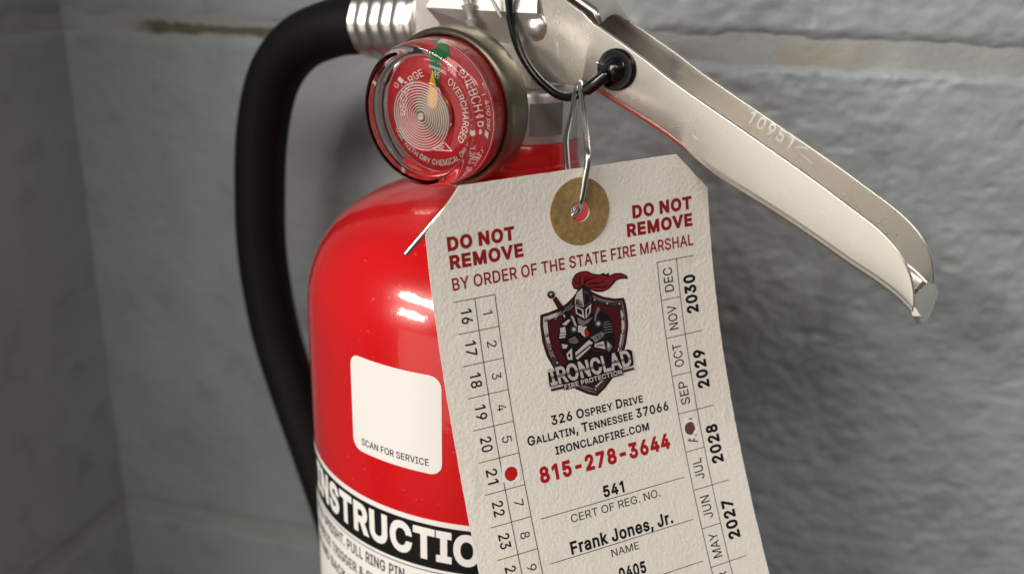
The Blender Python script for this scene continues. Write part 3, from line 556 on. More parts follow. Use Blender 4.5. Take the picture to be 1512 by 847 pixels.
# stamped number on the inner face of the far flange
def stamp_map(off):
    A = np.array([68.3, -39.6]); B = np.array([80.6, -45.2]); ex = (B - A) / np.linalg.norm(B - A); ey = np.array([-ex[1], ex[0]])
    return lambda x, y: vf(*(lambda q: (q[0], -HW + HT + off, q[1]))(A + ex * x + ey * y))
v, f = text_between('10951', (0, 0), (13.5, 0), 3.2, stamp_map(.12), bold=0.03, track=.12); mesh_obj('stamped_number', v, f, alu('stamp_highlight_scratch', (0.86, 0.84, 0.80), 0.45, 0.35), handle)  # edge highlights of the stamping put into a paler metal; scratches share it
sm = stamp_map(.12)
def stroke(a, b, w, fm):
    dx, dy = b[0] - a[0], b[1] - a[1]; L = math.hypot(dx, dy); nx, ny = -dy / L * w / 2, dx / L * w / 2
    return [fm(a[0] + nx, a[1] + ny), fm(b[0] + nx, b[1] + ny), fm(b[0] - nx, b[1] - ny), fm(a[0] - nx, a[1] - ny)], [(0, 1, 2, 3)]
v, f = merge(stroke((14.6, 1.1), (17.6, 2.5), .3, sm), stroke((17.2, .2), (20.6, -.2), .3, sm), stroke((14.6, 1.1), (17.2, .2), .16, sm)); mesh_obj('stamped_mark', v, f, bpy.data.materials['stamp_highlight_scratch'], handle)

nf = lambda x, y: vf(x, HW + .03, y)
v, f = merge(*[stroke(a, b, .13, nf) for a, b in (((19.6, -20.8), (20.8, -22.6)), ((20.8, -22.6), (20.9, -25.2)), ((20.9, -20.9), (20.3, -22.4)), ((62, -41.5), (63.5, -42.4)), ((72, -45.0), (73.0, -45.3)), ((88, -53.2), (88.9, -54.1)), ((96, -55.1), (98.5, -56.6)), ((104.5, -60.8), (105.1, -62.0)))])
mesh_obj('scratch_marks', v, f, bpy.data.materials['stamp_highlight_scratch'], handle)['kind'] = 'stuff'
# squeeze lever: arched web between the ears
V, F = [], []
for i, (s_, z_) in enumerate(((31.3, -15.2), (30.6, -13.6), (22.5, -9.4), (12, -3.6), (4, .2), (-4, 4))):
    for k in range(11):
        a = k / 10; n_ = (HW - 1.5) * (1 - 2 * a); V.append(vf(s_ - 1.2 * a + (1.5 if i == 0 else 0), n_, z_ + 3.2 * math.sin(math.pi * (0.08 + .84 * a)) - (1.6 if i == 0 else 0)))
for i in range(5):
    for k in range(10): F.append((i * 11 + k, i * 11 + k + 1, (i + 1) * 11 + k + 1, (i + 1) * 11 + k))
lever = mesh_obj('squeeze_lever', V, F, HANDLE, ext); sd_ = lever.modifiers.new('sheet', 'SOLIDIFY'); sd_.thickness = 1.1 * S

# hose and crimped ferrule
hp = [vf(s_, 0, z_) for s_, z_ in ((-48, -20.2), (-54, -20.7), (-62.9, -21.6), (-75.3, -23.6), (-92.1, -29.8), (-105.3, -42.1), (-113.3, -61.1), (-117.2, -84.6), (-118.4, -111.7), (-113.6, -141.6), (-103.6, -168.2), (-92, -194.7), (-82, -221.7), (-77, -260), (-76, -320), (-76, -370))]
hs = spline(hp, 44); v, f = tube(hs, 9.4, 40, radii=[9.38 + .045 * math.sin(i * .62 * 2.6 / 2.6 * 2.2) for i in range(len(hs))]); hose = mesh_obj('discharge_hose', v, f, RUBBER, ext, smooth=60)
fax = (vf(-64, 0, -21.3) - vf(-32, 0, -19.6)).normalized(); forg = vf(-32, 0, -19.6); pf = [(6, 0), (9.5, 0), (10.2, .6), (10.2, 3)]
for k in range(4):
    x0 = 3.2 + k * 5.1; pf += [(10.2, x0), (10.8, x0 + .7 + .2 * (k % 2)), (11.1 - .12 * (k % 3), x0 + 2.5), (10.8, x0 + 4.2 - .3 * (k % 2)), (10.2, x0 + 5.0)]
pf += [(10.6, 24.4), (10.9, 25.2), (10.4, 26), (9.2, 26)]
v, f = lathe(pf, forg, fax, 64)
vv = []
for p in v:                                 # crimp flats around the sleeve
    d_ = Vector(p) - forg; h = d_.dot(fax); rr = d_ - fax * h; a = math.atan2(rr.z, rr.dot(Vector(dN))); k = 1 + .018 * math.cos(8 * a)
    vv.append(forg + fax * h + rr * k)
mesh_obj('hose_ferrule', vv, f, FERRULE, ext, smooth=50)

# pressure gauge
GT = rad(32); GP = rad(4)
gn = Vector((-math.sin(GT) * math.cos(GP), -math.cos(GT) * math.cos(GP), -math.sin(GP)))
gx = Vector((math.cos(GT), -math.sin(GT), 0)); gy = gn.cross(gx) * 1.0
if gy.z < 0: gy = -gy
G0 = Vector((-17.8, -27.5, -38.3))
def gm(x, y, h): return G0 + gx * x + gy * y + gn * h
def gpol(a, r, h): return gm(r * math.sin(rad(a)), r * math.cos(rad(a)), h)
v, f = lathe([(5, -9.5), (17, -9.5), (19.6, -8.6), (20.8, -6.8), (21.1, -4), (21.1, .6), (20.8, 1.5), (20.2, 1.9), (19.6, 1.7), (19.3, 1.0), (19.3, -2), (0.01, -2.2)], G0, gn, 96, x=gy)
gauge = mesh_obj('pressure_gauge', v, f, BEZEL, ext, smooth=40)
DH = 5.6
v, f = lathe([(0.01, DH), (8, DH), (17.9, DH), (18.2, DH - .2), (18.3, 0.4), (18.9, -.6)], G0, gn, 96, x=gy); dial = mesh_obj('dial', v, f, DIAL_RED, gauge, smooth=40)
def arc_poly(a0, a1, ra, rb, h, n=10):
    V = [gpol(a0 + (a1 - a0) * i / n, r, h) for r in (ra, rb) for i in range(n + 1)]
    return V, [(i, i + 1, n + 2 + i, n + 1 + i) for i in range(n)]
v, f = arc_poly(-2, 14.5, 5.6, 17.8, DH + .05); mesh_obj('charged_zone', v, f, DIAL_GREEN, dial, smooth=0)
def dial_text(txt, a0, a1, rb, hgt, inward=False, h=DH + .10, **kw):
    P, T, w = text2d(txt, **kw); V = []
    for x, y in P:
        t = x / w; a = a0 + (a1 - a0) * t; V.append(gpol(a, rb - y * hgt if inward else rb + y * hgt, h))
    return V, T
D_ = [dial_text('OVERCHARGED', 31, 131, 9.9, 2.3, bold=.01), dial_text('RECHARGE', -100, -18, 9.9, 2.3, bold=.01), dial_text('0', -67, -62, 13.4, 2.2),
      dial_text('USE WITH DRY CHEMICAL ONLY', 247, 122, 15.3, 1.9, inward=True, bold=.015), dial_text('400', 78, 90, 14.0, 1.8, shear=0) if 0 else dial_text('400 psi', 74, 101, 14.2, 2.0, bold=.01),
      arc_poly(-58.5, -53, 12.6, 14.9, DH + .1, 2), arc_poly(68.2, 69.2, 13.6, 15.6, DH + .1, 1), arc_poly(0, 360, 17.45, 17.65, DH + .08, 90),
      dial_text('195', -1, 13.5, 9.6, 2.0, h=DH + .12, bold=.02)]
def gstroke(p, q, w, h): return stroke(p, q, w, lambda x, y: gm(x, y, h))
for p, q in (((-2, -10.2), (5.5, -10.2)), ((5.5, -10.2), (2.5, -7.8)), ((2.5, -7.8), (-2, -10.2)), ((-.5, -9.6), (2.2, -9.6)), ((.4, -9.0), (2.4, -9.0))): D_.append(gstroke(p, q, .28, DH + .1))
D_.append(arc_poly(104, 110, 13.2, 15.4, DH + .1, 3))
v, f = merge(*D_); mesh_obj('dial_lettering', v, f, DIAL_WHITE, dial, smooth=0)
v, f = lathe([(6.2, DH), (6.2, DH + 1.2), (5.7, DH + 1.7), (0.01, DH + 1.7)], G0, gn, 40, x=gy); mesh_obj('dial_boss', v, f, BOSS, dial)
na = 8.5
nd = lambda x, y, h: gm(x * math.cos(rad(na)) + y * math.sin(rad(na)), -x * math.sin(rad(na)) + y * math.cos(rad(na)), h)
v, f = extrude_poly([(-.2, 11.4), (-1.7, 4.6), (-1.3, 2), (0, 1.2), (1.3, 2), (1.7, 4.6), (.2, 11.4)], nd, DH + 2.0, DH + 2.3); mesh_obj('needle', v, f, NEEDLE, gauge, smooth=0)
lp = [(19.25, -1.5), (19.25, 1.2), (19.2, 1.8), (18.8, 11.2), (18.5, 12.5), (17.9, 13.3), (17.1, 13.6), (16.5, 13.5), (16.2, 12.9), (16.0, 12.4), (15.4, 12.2), (9.2, 12.2)]
lp_in = [(9.2, 11.1), (15.0, 11.1), (16.1, 10.7), (16.9, 9.8), (18.3, 6.2), (18.4, 1.0), (18.5, -1.5)]
v, f = lathe(lp + lp_in, G0, gn, 180, x=gy); n_ = 180; k_ = len(lp + lp_in)
f += [((k_ - 1) * n_ + k, (k_ - 1) * n_ + (k + 1) % n_, (k + 1) % n_, k) for k in range(n_)]
GLASS = mat('clear_acrylic', (1, 0.985, 0.985), 0.0, 0.0, **{'Transmission Weight': 1.0, 'IOR': 1.49})
lens = mesh_obj('clear_lens', v, f, GLASS, gauge, smooth=40)
LH = 12.2; rp = [(9.2, LH)]; ri_ = []
for k in range(11):
    r0 = 8.9 - k * .70
    for q in ((r0, LH, 0), (r0 - .10, LH + .25, 1), (r0 - .28, LH + .28, 1), (r0 - .40, LH, 0)): rp.append(q[:2]); ri_.append(1 if q[0] != r0 else 0)
ri_ += [0, 1, 1, 1]
rp += [(1.0, LH), (.9, LH + .5), (.5, LH + .6), (.01, LH + .2)]
v, f = lathe(rp, G0, gn, 72, x=gy); mesh_obj('moulded_rings', v, f, [LENS, RIDGE], lens, [ri_[min(i // 72, len(ri_) - 1)] for i in range(len(f))], smooth=20)

# ------------------------------------------------------------------ pull-pin tether
plug_c = vf(39.3, HW, -27.0)
tether = thing('pin_tether', 'glossy black plastic tether looped from a push plug on the silver handle', 'tether', plug_c)
v, f = lathe([(5.2, .02), (5.5, .5), (5.4, 1.1), (5.0, 1.5), (3.8, 1.6), (3.2, 1.5), (2.7, 1.9), (2.4, 2.8), (1.7, 3.5), (.8, 3.8), (.01, 3.9)], plug_c, dN, 40)
fin = extrude_poly([(-5.2, 1.6), (-1.4, .6), (-1.6, -1.4)], lambda a, b, h: plug_c + Vector(dS) * a + Vector((0, 0, 1)) * b + Vector(dN) * h, 1.3, 2.6)
pin_b = lathe([(1.8, 0), (1.8, -5), (2.6, -5.4), (.9, -8), (.01, -8)], plug_c, dN, 16)
v, f = merge((v, f), fin, pin_b); mesh_obj('push_plug', v, f, BLACK, tether, smooth=40)
cp = [vf(*p) for p in ((38.6, 14.0, -28.0), (36.0, 15.4, -30.4), (33.6, 15.6, -32.2), (30.2, 15.0, -34.0), (27.0, 14.5, -34.9), (22.6, 14.2, -34.2), (16.4, 14.0, -30.4), (11.2, 14.0, -24.6), (8.2, 14, -17.8), (6.9, 14, -10.8), (6.8, 14, -2), (7.5, 13, 8))]
v, f = tube(spline(cp, 8), 1.15, 16); mesh_obj('cord', v, f, BLACK, tether, smooth=60)
slv = spline([vf(38.4, 14.6, -28.2), vf(36.0, 15.4, -30.3), vf(33.4, 15.6, -32.3)], 6)
v, f = tube(slv, 1.65, 18); mesh_obj('sleeve', v, f, BLACK, tether, smooth=40)

# tamper seal tail
sa, sb = vf(-3.4, 15.5, -21.0), vf(-9.0, 15.0, -5.0)
ax = (sb - sa).normalized(); L = (sb - sa).length; pf = [(.01, 0), (1.0, 0)]
h = .6
while h < L - 4: pf += [(.85, h), (.95, h + 2.0), (1.75, h + 3.6), (1.8, h + 4.0), (.9, h + 4.15)]; h += 4.3
v, f = lathe(pf, sa, ax, 20); seal = mesh_obj('tamper_seal', v, f, SEAL, None, smooth=40)
tag_props(seal, 'small translucent grey barbed plastic seal tail above the gauge rim', 'tamper seal')
v, f = tube([vf(-1.5, 16, 2), vf(1.2, 15.6, -9), vf(4.8, 14.5, -15.5)], .55, 10); pin = mesh_obj('lock_pin', v, f, STEEL, ext)

# ------------------------------------------------------------------ inspection tag: a gently bent card, u across, v down, in millimetres
EXP = [(0, 0), (0, 1), (0, 2), (0, 3), (1, 0), (1, 1), (1, 2), (2, 0), (2, 1), (3, 0)]
CF = np.array([[21.571, -63.764, -99.953], [9.544, -14.066, -50.244], [2.117, -4.982, 1.497], [-0.384, 0.876, 0.083], [35.325, 17.617, 1.931], [0.088, -0.222, -0.035], [-0.04, 0.172, -0.02], [-0.094, 0.223, -0.148], [-0.115, 0.277, -0.126], [0.313, -0.712, 0.213]])
def surf(u, v):
    a, b = u / 33.5, (v - 45) / 45
    return sum(np.asarray(CF[i]) * (a ** e[0] * b ** e[1]) for i, e in enumerate(EXP))
def crease(u, v):
    def ridge(a, b, w, amp):
        ax, ay = a; bx, by = b; L2 = (bx - ax) ** 2 + (by - ay) ** 2; t = max(0, min(1, ((u - ax) * (bx - ax) + (v - ay) * (by - ay)) / L2))
        d = math.hypot(u - ax - t * (bx - ax), v - ay - t * (by - ay)); return amp * math.exp(-(d / w) ** 2)
    return ridge((27.5, 24.6), (34, 23.6), .35, -.16) + ridge((30.8, 59.0), (31.4, 63.4), .4, .2) + ridge((-31.2, 56.9), (-31.0, 62.7), .35, .22) + ridge((-33.5, 62.9), (-31.0, 62.7), .3, .12) + ridge((28, 58.8), (31, 58.9), .3, .1)
def tagp(u, v, off=0.0):
    e = .05; P = surf(u, v); a = surf(u + e, v) - surf(u - e, v); b = surf(u, v + e) - surf(u, v - e)
    n = np.cross(b, a); n = n / np.linalg.norm(n)
    if n[1] > 0: n = -n
    return Vector(P + n * (off + crease(u, v)))
card_v = 112.0
def circle(cx, cy, r, n, jag=0.0): return [(cx + r * (1 + jag * (random.random() - .5)) * math.cos(2 * math.pi * i / n), cy + r * (1 + jag * (random.random() - .5)) * math.sin(2 * math.pi * i / n)) for i in range(n)]
EYE = (0.85, 8.95); P21 = (-22.84, 60.1); PAUG = (21.4, 61.05)
outline = densify([(-25.6, 0), (25.5, 0), (33.4, 8.4), (33.5, 24), (33.45, 60), (33.55, card_v), (-33.5, card_v), (-33.5, 50), (-33.5, 8.5)], 1.5)
outline = [(x + random.uniform(-.05, .05), y + random.uniform(-.05, .05)) for x, y in outline]
holes = [circle(*EYE, 2.3, 28), circle(*P21, 1.5, 22, .12), circle(*PAUG, 1.5, 22, .16)]
hang = thing('inspection_tag', 'cream cardboard inspection tag with red lettering hanging before the red cylinder', 'tag', tagp(0, 9))
pts, tris = fill([outline] + holes, 1.0, evenodd=True)
T0 = 0.36
V = [tagp(x, y, 0) for x, y in pts] + [tagp(x, y, -T0) for x, y in pts]; n_ = len(pts)
F = [t for t in tris] + [tuple(i + n_ for i in t[::-1]) for t in tris]
from collections import Counter
ec = Counter(tuple(sorted((t[i], t[(i + 1) % 3]))) for t in tris for i in range(3))
for t in tris:
    for i in range(3):
        a, b = t[i], t[(i + 1) % 3]
        if ec[tuple(sorted((a, b)))] == 1: F.append((b, a, a + n_, b + n_))
mesh_obj('card', V, F, PAPER, hang, smooth=40)
def ring_plate(c, r_in, r_out, off, thick, n=72, jag=0.0):
    V, F = [], []
    loops = ((r_in, off - .01), (r_in + .05, off + thick), (r_out - .08, off + thick), (r_out, off - .01)) if thick > .05 else ((r_in, off), (r_out, off))
    for r, o in loops:
        for k in range(n):
            a = 2 * math.pi * k / n; q = r * (1 + (jag * (random.random() - .5) if r > r_in else 0)); V.append(tagp(c[0] + q * math.cos(a), c[1] + q * math.sin(a), o))
    for i in range(len(loops) - 1): F += [(i * n + k, i * n + (k + 1) % n, (i + 1) * n + (k + 1) % n, (i + 1) * n + k) for k in range(n)]
    return V, F
v, f = ring_plate((0.85, 8.98), 2.25, 7.15, 0.02, .22, 96, .012); mesh_obj('reinforcing_patch', v, f, KRAFT, hang, smooth=40)
for c in (P21, PAUG):
    v, f = ring_plate(c, 1.5, 2.25, .075, 0.01, 26, .4); mesh_obj('punched_rim', v, f, TORN, hang)

INKOFF = 0.045
def tag_text(name, items, m):
    parts = []
    for txt, A, B, hgt, kw in items:
        parts.append(text_between(txt, (A[0], -A[1]), (B[0], -B[1]), hgt, lambda x, y: tagp(x, -y, INKOFF), **kw))
    v, f = merge(*parts); hc = [tagp(*c, INKOFF) for c in (P21, PAUG)]       # no ink over the punched holes
    f = [q for q in f if all((sum((v[i] for i in q), Vector()) / 3 - c).length > 1.9 for c in hc)]
    return mesh_obj(name, v, f, m, hang, smooth=0)
B_ = dict(bold=.085)
for A1, A2, C1, C2 in (((-29.3, 12.4), (-14.66, 12.4), (-29.2, 16.15), (-13.08, 16.15)), ((13.67, 12.3), (29.0, 12.3), (12.02, 16.1), (28.92, 16.1))):
    tag_text('warning_text', [('DO NOT', A1, A2, 2.48, B_), ('REMOVE', C1, C2, 2.48, B_)], INK_RED)
tag_text('order_text', [('BY ORDER OF THE STATE FIRE MARSHAL', (-29.2, 20.62), (28.8, 20.6), 2.42, dict(bold=.028))], INK_RED)
tag_text('address_text', [('326 Osprey Drive', (-12.0, 52.45), (10.7, 52.65), 1.85, dict(bold=.045, small=.8)), ('Gallatin, Tennessee 37066', (-18.1, 55.45), (16.8, 55.75), 1.85, dict(bold=.045, small=.8)),
                          ('ironcladfire.com', (-12.25, 58.7), (11.0, 58.9), 1.9, dict(bold=.045, small=.82))], INK)
tag_text('phone_number', [('815-278-3644', (-16.8, 63.55), (15.5, 63.85), 2.95, dict(bold=.08))], INK_PHONE)
tag_text('registration_entry', [('541', (-3.1, 70.15), (2.05, 70.25), 2.2, dict(bold=.065))], INK)
tag_text('registration_caption', [('CERT OF REG. NO.', (-11.7, 73.3), (10.5, 73.5), 1.65, dict(bold=.006))], INK_LINE)
tag_text('name_entry', [('Frank Jones, Jr.', (-13.15, 79.5), (12.3, 79.75), 2.4, dict(bold=.055))], INK)
tag_text('name_caption', [('NAME', (-4.15, 82.65), (2.65, 82.8), 1.55, dict(bold=.006))], INK_LINE)
tag_text('licence_entry', [('0405', (-3.5, 87.7), (3.15, 87.9), 2.25, dict(bold=.065))], INK)
def rule(p, q, w=.14, off=INKOFF):
    L = math.hypot(q[0] - p[0], q[1] - p[1]); n = max(1, int(L / 3)); nx, ny = -(q[1] - p[1]) / L * w / 2, (q[0] - p[0]) / L * w / 2; V = []
    for i in range(n + 1):
        t = i / n; x, y = p[0] + (q[0] - p[0]) * t, p[1] + (q[1] - p[1]) * t; V += [tagp(x + nx, y + ny, off), tagp(x - nx, y - ny, off)]
    return V, [(2 * i, 2 * i + 1, 2 * i + 3, 2 * i + 2) for i in range(n)]
v, f = merge(*[rule((-18.4, y0), (17.4, y1), .15) for y0, y1 in ((70.7, 71.05), (80.05, 80.45), (89.2, 89.7))]); mesh_obj('entry_rule', v, f, INK_LINE, hang, smooth=0)
VT, RL, RM = 22.99, 6.66, 8.58; DN = INKOFF + .012
# day table: rows 1 to 15 beside 16 to 30, text running down; the lines run a hair proud so that crossings do not share a plane
day = [rule((-29.3, VT + k * RL), (-20.37, VT + k * RL), .15) for k in range(13)] + [rule((x, VT), (x, VT + 12.5 * RL), .16, DN) for x in (-24.8, -20.37)]
v, f = merge(*day); mesh_obj('day_grid', v, f, INK_LINE, hang, smooth=0)
def down_text(txt, cx, cy, hgt, length, bold):          # reads top to bottom
    return (txt, (cx - hgt / 2, cy - length / 2), (cx - hgt / 2, cy + length / 2), hgt, dict(bold=bold))
items = []
for k in range(12):
    cy = VT + (k + .5) * RL
    if k != 5: items.append(down_text(str(k + 1), -22.45, cy, 2.05, {1: .75}.get(len(str(k + 1)), 2.9) if k == 0 else (1.35 if k < 9 else 2.9), .0))
    items.append(down_text(str(k + 16), -27.0, cy, 2.25, 3.05, .025))
tag_text('day_numbers', items, INK)
mon = [rule((x, VT), (x, VT + 10.3 * RM), .16, DN) for x in (19.02, 24.06)]
for k in range(11): mon.append(rule((19.02, VT + k * RM), (28.66 if k % 2 == 0 else 24.06, VT + k * RM), .15))
v, f = merge(*mon); mesh_obj('month_grid', v, f, INK_LINE, hang, smooth=0)
def up_text(txt, cx, cy, hgt, length, bold):            # reads bottom to top
    return (txt, (cx + hgt / 2, cy + length / 2), (cx + hgt / 2, cy - length / 2), hgt, dict(bold=bold))
items = [up_text(m_, 21.45, VT + (k + .5) * RM, 2.3, ln, .008) for k, (m_, ln) in enumerate((('DEC', 5.4), ('NOV', 5.5), ('OCT', 5.2), ('SEP', 5.2), ('AUG', 5.6), ('JUL', 4.6), ('JUN', 5.0), ('MAY', 5.4), ('APR', 5.2), ('MAR', 5.4)))]
tag_text('month_names', items, INK)
tag_text('year_numbers', [up_text(str(2030 - k), 26.9, VT + (2 * k + 1) * RM - .1, 2.75, 8.7, .07) for k in range(5)], INK)

# ------------------------------------------------------------------ printed emblem: shield, knight with crossed arms, company lettering
C_BLACK = mat('emblem_black', (0.010, 0.007, 0.008), 0.8, **_flat); C_MAROON = mat('emblem_maroon', (0.065, 0.007, 0.010), 0.8, **_flat); C_PLUME = mat('emblem_red', (0.20, 0.012, 0.018), 0.8, **_flat)
C_STEEL = mat('emblem_steel', (0.17, 0.145, 0.145), 0.8, **_flat); C_DARK = mat('emblem_dark_steel', (0.045, 0.038, 0.04), 0.8, **_flat); C_LIGHT = mat('emblem_light', (0.50, 0.45, 0.44), 0.8, **_flat); C_DROP = mat('emblem_drop', (0.42, 0.015, 0.015), 0.8, **_flat)
EM = [C_BLACK, C_MAROON, C_PLUME, C_STEEL, C_DARK, C_LIGHT, C_DROP]
LA = np.array([[0.018124, 0.003548], [-0.002426, 0.016075], [-10.7025, 18.8313]])
def em(x, y): q = np.array([x, y, 1.0]) @ LA; return q[0], q[1]          # drawing units -> tag millimetres
def lo(pts): return [(x * 1.2101, 757.9 + 1.2101 * y) for x, y in pts]     # lower drawing sheet -> drawing units
def draw(name, layers):
    V, F, I = [], [], []
    for lvl, col, poly in layers:
        p, t = fill([poly], 90, evenodd=True); b = len(V)
        V += [tagp(*em(x, y), INKOFF + .014 * lvl) for x, y in p]; F += [tuple(i + b for i in q) for q in t]; I += [col] * len(t)
    return mesh_obj(name, V, F, EM, hang, I, smooth=0)
def disc(x, y, r, n=12): return [(x + r * math.cos(2 * math.pi * i / n), y + r * math.sin(2 * math.pi * i / n)) for i in range(n)]
shield = [(75, 625), (180, 590), (290, 545), (400, 480), (480, 400), (560, 300), (700, 290), (800, 340), (900, 378), (1050, 400), (1175, 388), (1205, 480), (1225, 600), (1238, 760)] + lo([(1018, 60), (1000, 190), (965, 330), (900, 480), (840, 580), (760, 680), (660, 775), (560, 750), (430, 690), (300, 560), (195, 450), (130, 330), (85, 180), (62, 0)])
area = sum(shield[i - 1][0] * shield[i][1] - shield[i][0] * shield[i - 1][1] for i in range(len(shield)))
sg = 1 if area < 0 else -1
ins = lambda d: offset_loop(shield, -d * sg)
lay = [(0, 0, shield), (1, 1, ins(10)), (2, 0, ins(28)), (3, 3, ins(38)), (5, 0, ins(92)), (6, 1, ins(104))]
lay += [(4, 4, [(740, 375), (830, 425), (960, 455), (1140, 435), (1165, 560), (1120, 590), (1095, 510), (950, 505), (800, 470)]),
        (4, 5, [(112, 655), (300, 590), (290, 640), (172, 690), (170, 790), (180, 900), (130, 880), (115, 760)]), (4, 5, lo([(92, 0), (140, 0), (150, 110), (170, 190), (140, 190), (110, 110)])),
        (4, 5, [(1108, 520), (1130, 520), (1165, 620), (1180, 760), (1175, 860), (1140, 860), (1128, 640)]), (4, 5, lo([(930, 60), (960, 60), (940, 200), (905, 290), (890, 290), (915, 190)])),
        (4, 4, lo([(180, 330), (230, 350), (300, 470), (330, 500), (240, 480), (190, 400)])), (4, 4, lo([(480, 670), (640, 700), (720, 600), (830, 560), (700, 690), (655, 735)])), (7, 5, lo([(640, 665), (720, 600), (730, 606), (650, 682)]))]
for x, y in [(150, 690), (780, 425), (950, 470), (1115, 475), (1155, 665), (1157, 840)] + lo([(130, 107), (170, 258), (240, 405), (958, 78), (930, 240), (645, 705)]):
    lay += [(7, 0, disc(x, y, 24)), (8, 5, disc(x - 3, y - 4, 12))]
draw('emblem_shield', lay)
kn = [(9, 0, [(445, 600), (335, 735), (305, 850)] + lo([(250, 130), (290, 300), (340, 400), (480, 430), (700, 350), (840, 310), (875, 200), (860, 60)]) + [(1030, 860), (1010, 700), (950, 615), (850, 560), (760, 600), (640, 560), (520, 640)]),
      (9, 0, [(585, 250), (640, 250), (720, 300), (752, 385), (755, 560), (660, 695), (520, 610), (498, 490), (500, 395), (535, 315)]),
      (10, 5, [(607, 268), (545, 330), (517, 400), (517, 488), (635, 520), (620, 400)]), (11, 4, [(530, 410), (580, 440), (625, 512), (522, 485)]), (12, 3, [(545, 400), (600, 440), (628, 505), (570, 470)]), (10, 4, [(622, 278), (690, 318), (728, 390), (730, 462), (645, 515)]), (11, 0, [(640, 330), (700, 350), (715, 440), (650, 490)]),
      (10, 5, [(520, 500), (625, 550), (645, 672), (530, 600)]), (11, 0, [(537, 527), (606, 560), (618, 628), (545, 592)]), (10, 5, [(732, 472), (655, 545), (657, 674), (722, 590)]), (11, 0, [(708, 515), (672, 558), (672, 640), (704, 588)]),
      (10, 5, [(440, 605), (500, 650), (545, 770), (518, 765), (478, 675)]), (11, 0, [(470, 645), (500, 680), (525, 755), (495, 690)]), (10, 5, [(350, 745), (430, 680), (462, 690), (400, 760)]), (10, 5, [(325, 795), (390, 775), (402, 850), (330, 860)]),
      (10, 3, [(820, 512), (782, 610), (770, 700), (795, 695), (812, 610), (850, 545)]), (11, 0, [(818, 545), (795, 620), (785, 690), (800, 620)]),
      (10, 3, [(545, 650), (640, 700), (750, 650), (660, 770), (570, 745)]), (10, 5, [(560, 760), (650, 790), (640, 850), (560, 850)]), (11, 0, [(600, 780), (660, 740), (760, 700), (680, 770)]), (10, 5, lo([(470, 0), (560, 10), (530, 60), (540, 130), (500, 100)])), (11, 6, lo([(552, 40), (585, 92), (568, 122), (545, 122), (528, 92)]))]
for y, x0, x1 in ((715, 900, 975), (745, 890, 1000), (780, 895, 1010), (815, 900, 1015), (850, 905, 1020)): kn.append((10, 3, [(x0, y), (x1, y - 14), (x1, y - 5), (x0, y + 12)]))
for y, x0, x1 in ((870, 320, 400), (905, 315, 390)): kn.append((10, 5, [(x0, y), (x1, y - 10), (x1 + 4, y + 14), (x0 + 4, y + 22)]))
for x, y in ((505, 810), (825, 735)): kn += [(12, 0, disc(x, y, 52, 18)), (13, 3, disc(x, y, 42, 18)), (14, 0, disc(x, y, 36, 18)), (15, 5, disc(x, y, 24, 14))]
kn += [(10, 5, lo([(400, 325), (580, 160), (622, 190), (592, 232), (445, 370)])), (11, 4, lo([(432, 330), (598, 200), (606, 214), (442, 346)])), (11, 0, lo([(400, 235), (428, 240), (432, 330), (446, 375), (420, 378), (402, 320)])),
       (10, 3, lo([(592, 135), (720, 68), (752, 95), (740, 122), (650, 195), (622, 190)])), (11, 0, lo([(590, 150), (610, 140), (645, 190), (632, 196)])), (11, 0, lo([(660, 115), (672, 108), (690, 148), (680, 152)])), (11, 0, lo([(690, 95), (700, 90), (718, 128), (710, 134)])),
       (10, 3, lo([(362, 150), (430, 122), (470, 172), (440, 200), (372, 190)])), (11, 0, lo([(375, 160), (440, 148), (442, 154), (376, 168)])), (11, 0, lo([(375, 178), (450, 168), (450, 174), (376, 184)])), (10, 5, lo([(335, 310), (395, 245), (400, 372), (352, 372)])), (11, 0, lo([(352, 320), (372, 295), (378, 330), (362, 350)])),
       (10, 5, lo([(645, 205), (742, 172), (762, 262), (640, 236)])), (11, 3, lo([(660, 215), (740, 205), (748, 225), (660, 232)])), (10, 3, lo([(778, 165), (842, 232), (800, 292), (775, 260)])), (11, 5, lo([(785, 185), (810, 215), (800, 250), (785, 230)])), (10, 5, lo([(285, 200), (350, 212), (338, 248), (300, 252)])), (10, 1, lo([(600, 255), (760, 285), (755, 305), (620, 275)])),
       (10, 5, lo([(440, 362), (590, 232), (600, 240), (455, 372)]))]
draw('emblem_knight', kn)
draw('emblem_plume', [(9, 0, [(610, 262), (560, 292), (500, 278), (468, 210), (478, 145), (520, 80), (590, 48), (668, 40), (740, 74), (830, 84), (895, 58), (908, 84), (962, 55), (958, 98), (1040, 60), (1120, 54), (1195, 80), (1225, 130), (1130, 132), (1068, 155), (1022, 210), (968, 270), (885, 312), (790, 312), (690, 282), (640, 262)]),
                      (10, 2, [(600, 235), (555, 272), (505, 260), (484, 208), (494, 152), (535, 95), (590, 66), (660, 56), (738, 90), (830, 100), (880, 84), (880, 108), (935, 88), (935, 122), (1040, 76), (1120, 70), (1188, 94), (1200, 116), (1130, 112), (1055, 138), (1005, 196), (955, 255), (880, 294), (790, 294), (700, 268), (640, 230)]),
                      (11, 0, [(605, 250), (560, 210), (555, 140), (600, 85), (575, 140), (580, 205)]), (11, 0, [(600, 250), (520, 215), (515, 160), (545, 110), (530, 160), (540, 205)]), (11, 0, [(620, 250), (640, 170), (700, 130), (860, 112), (720, 150), (660, 190)]), (11, 0, [(640, 245), (720, 190), (850, 190), (920, 130), (880, 195), (800, 215), (720, 212)]), (11, 0, [(660, 250), (760, 240), (900, 240), (960, 190), (920, 255), (800, 262)]), (11, 0, [(620, 235), (630, 140), (680, 90), (650, 140)])])
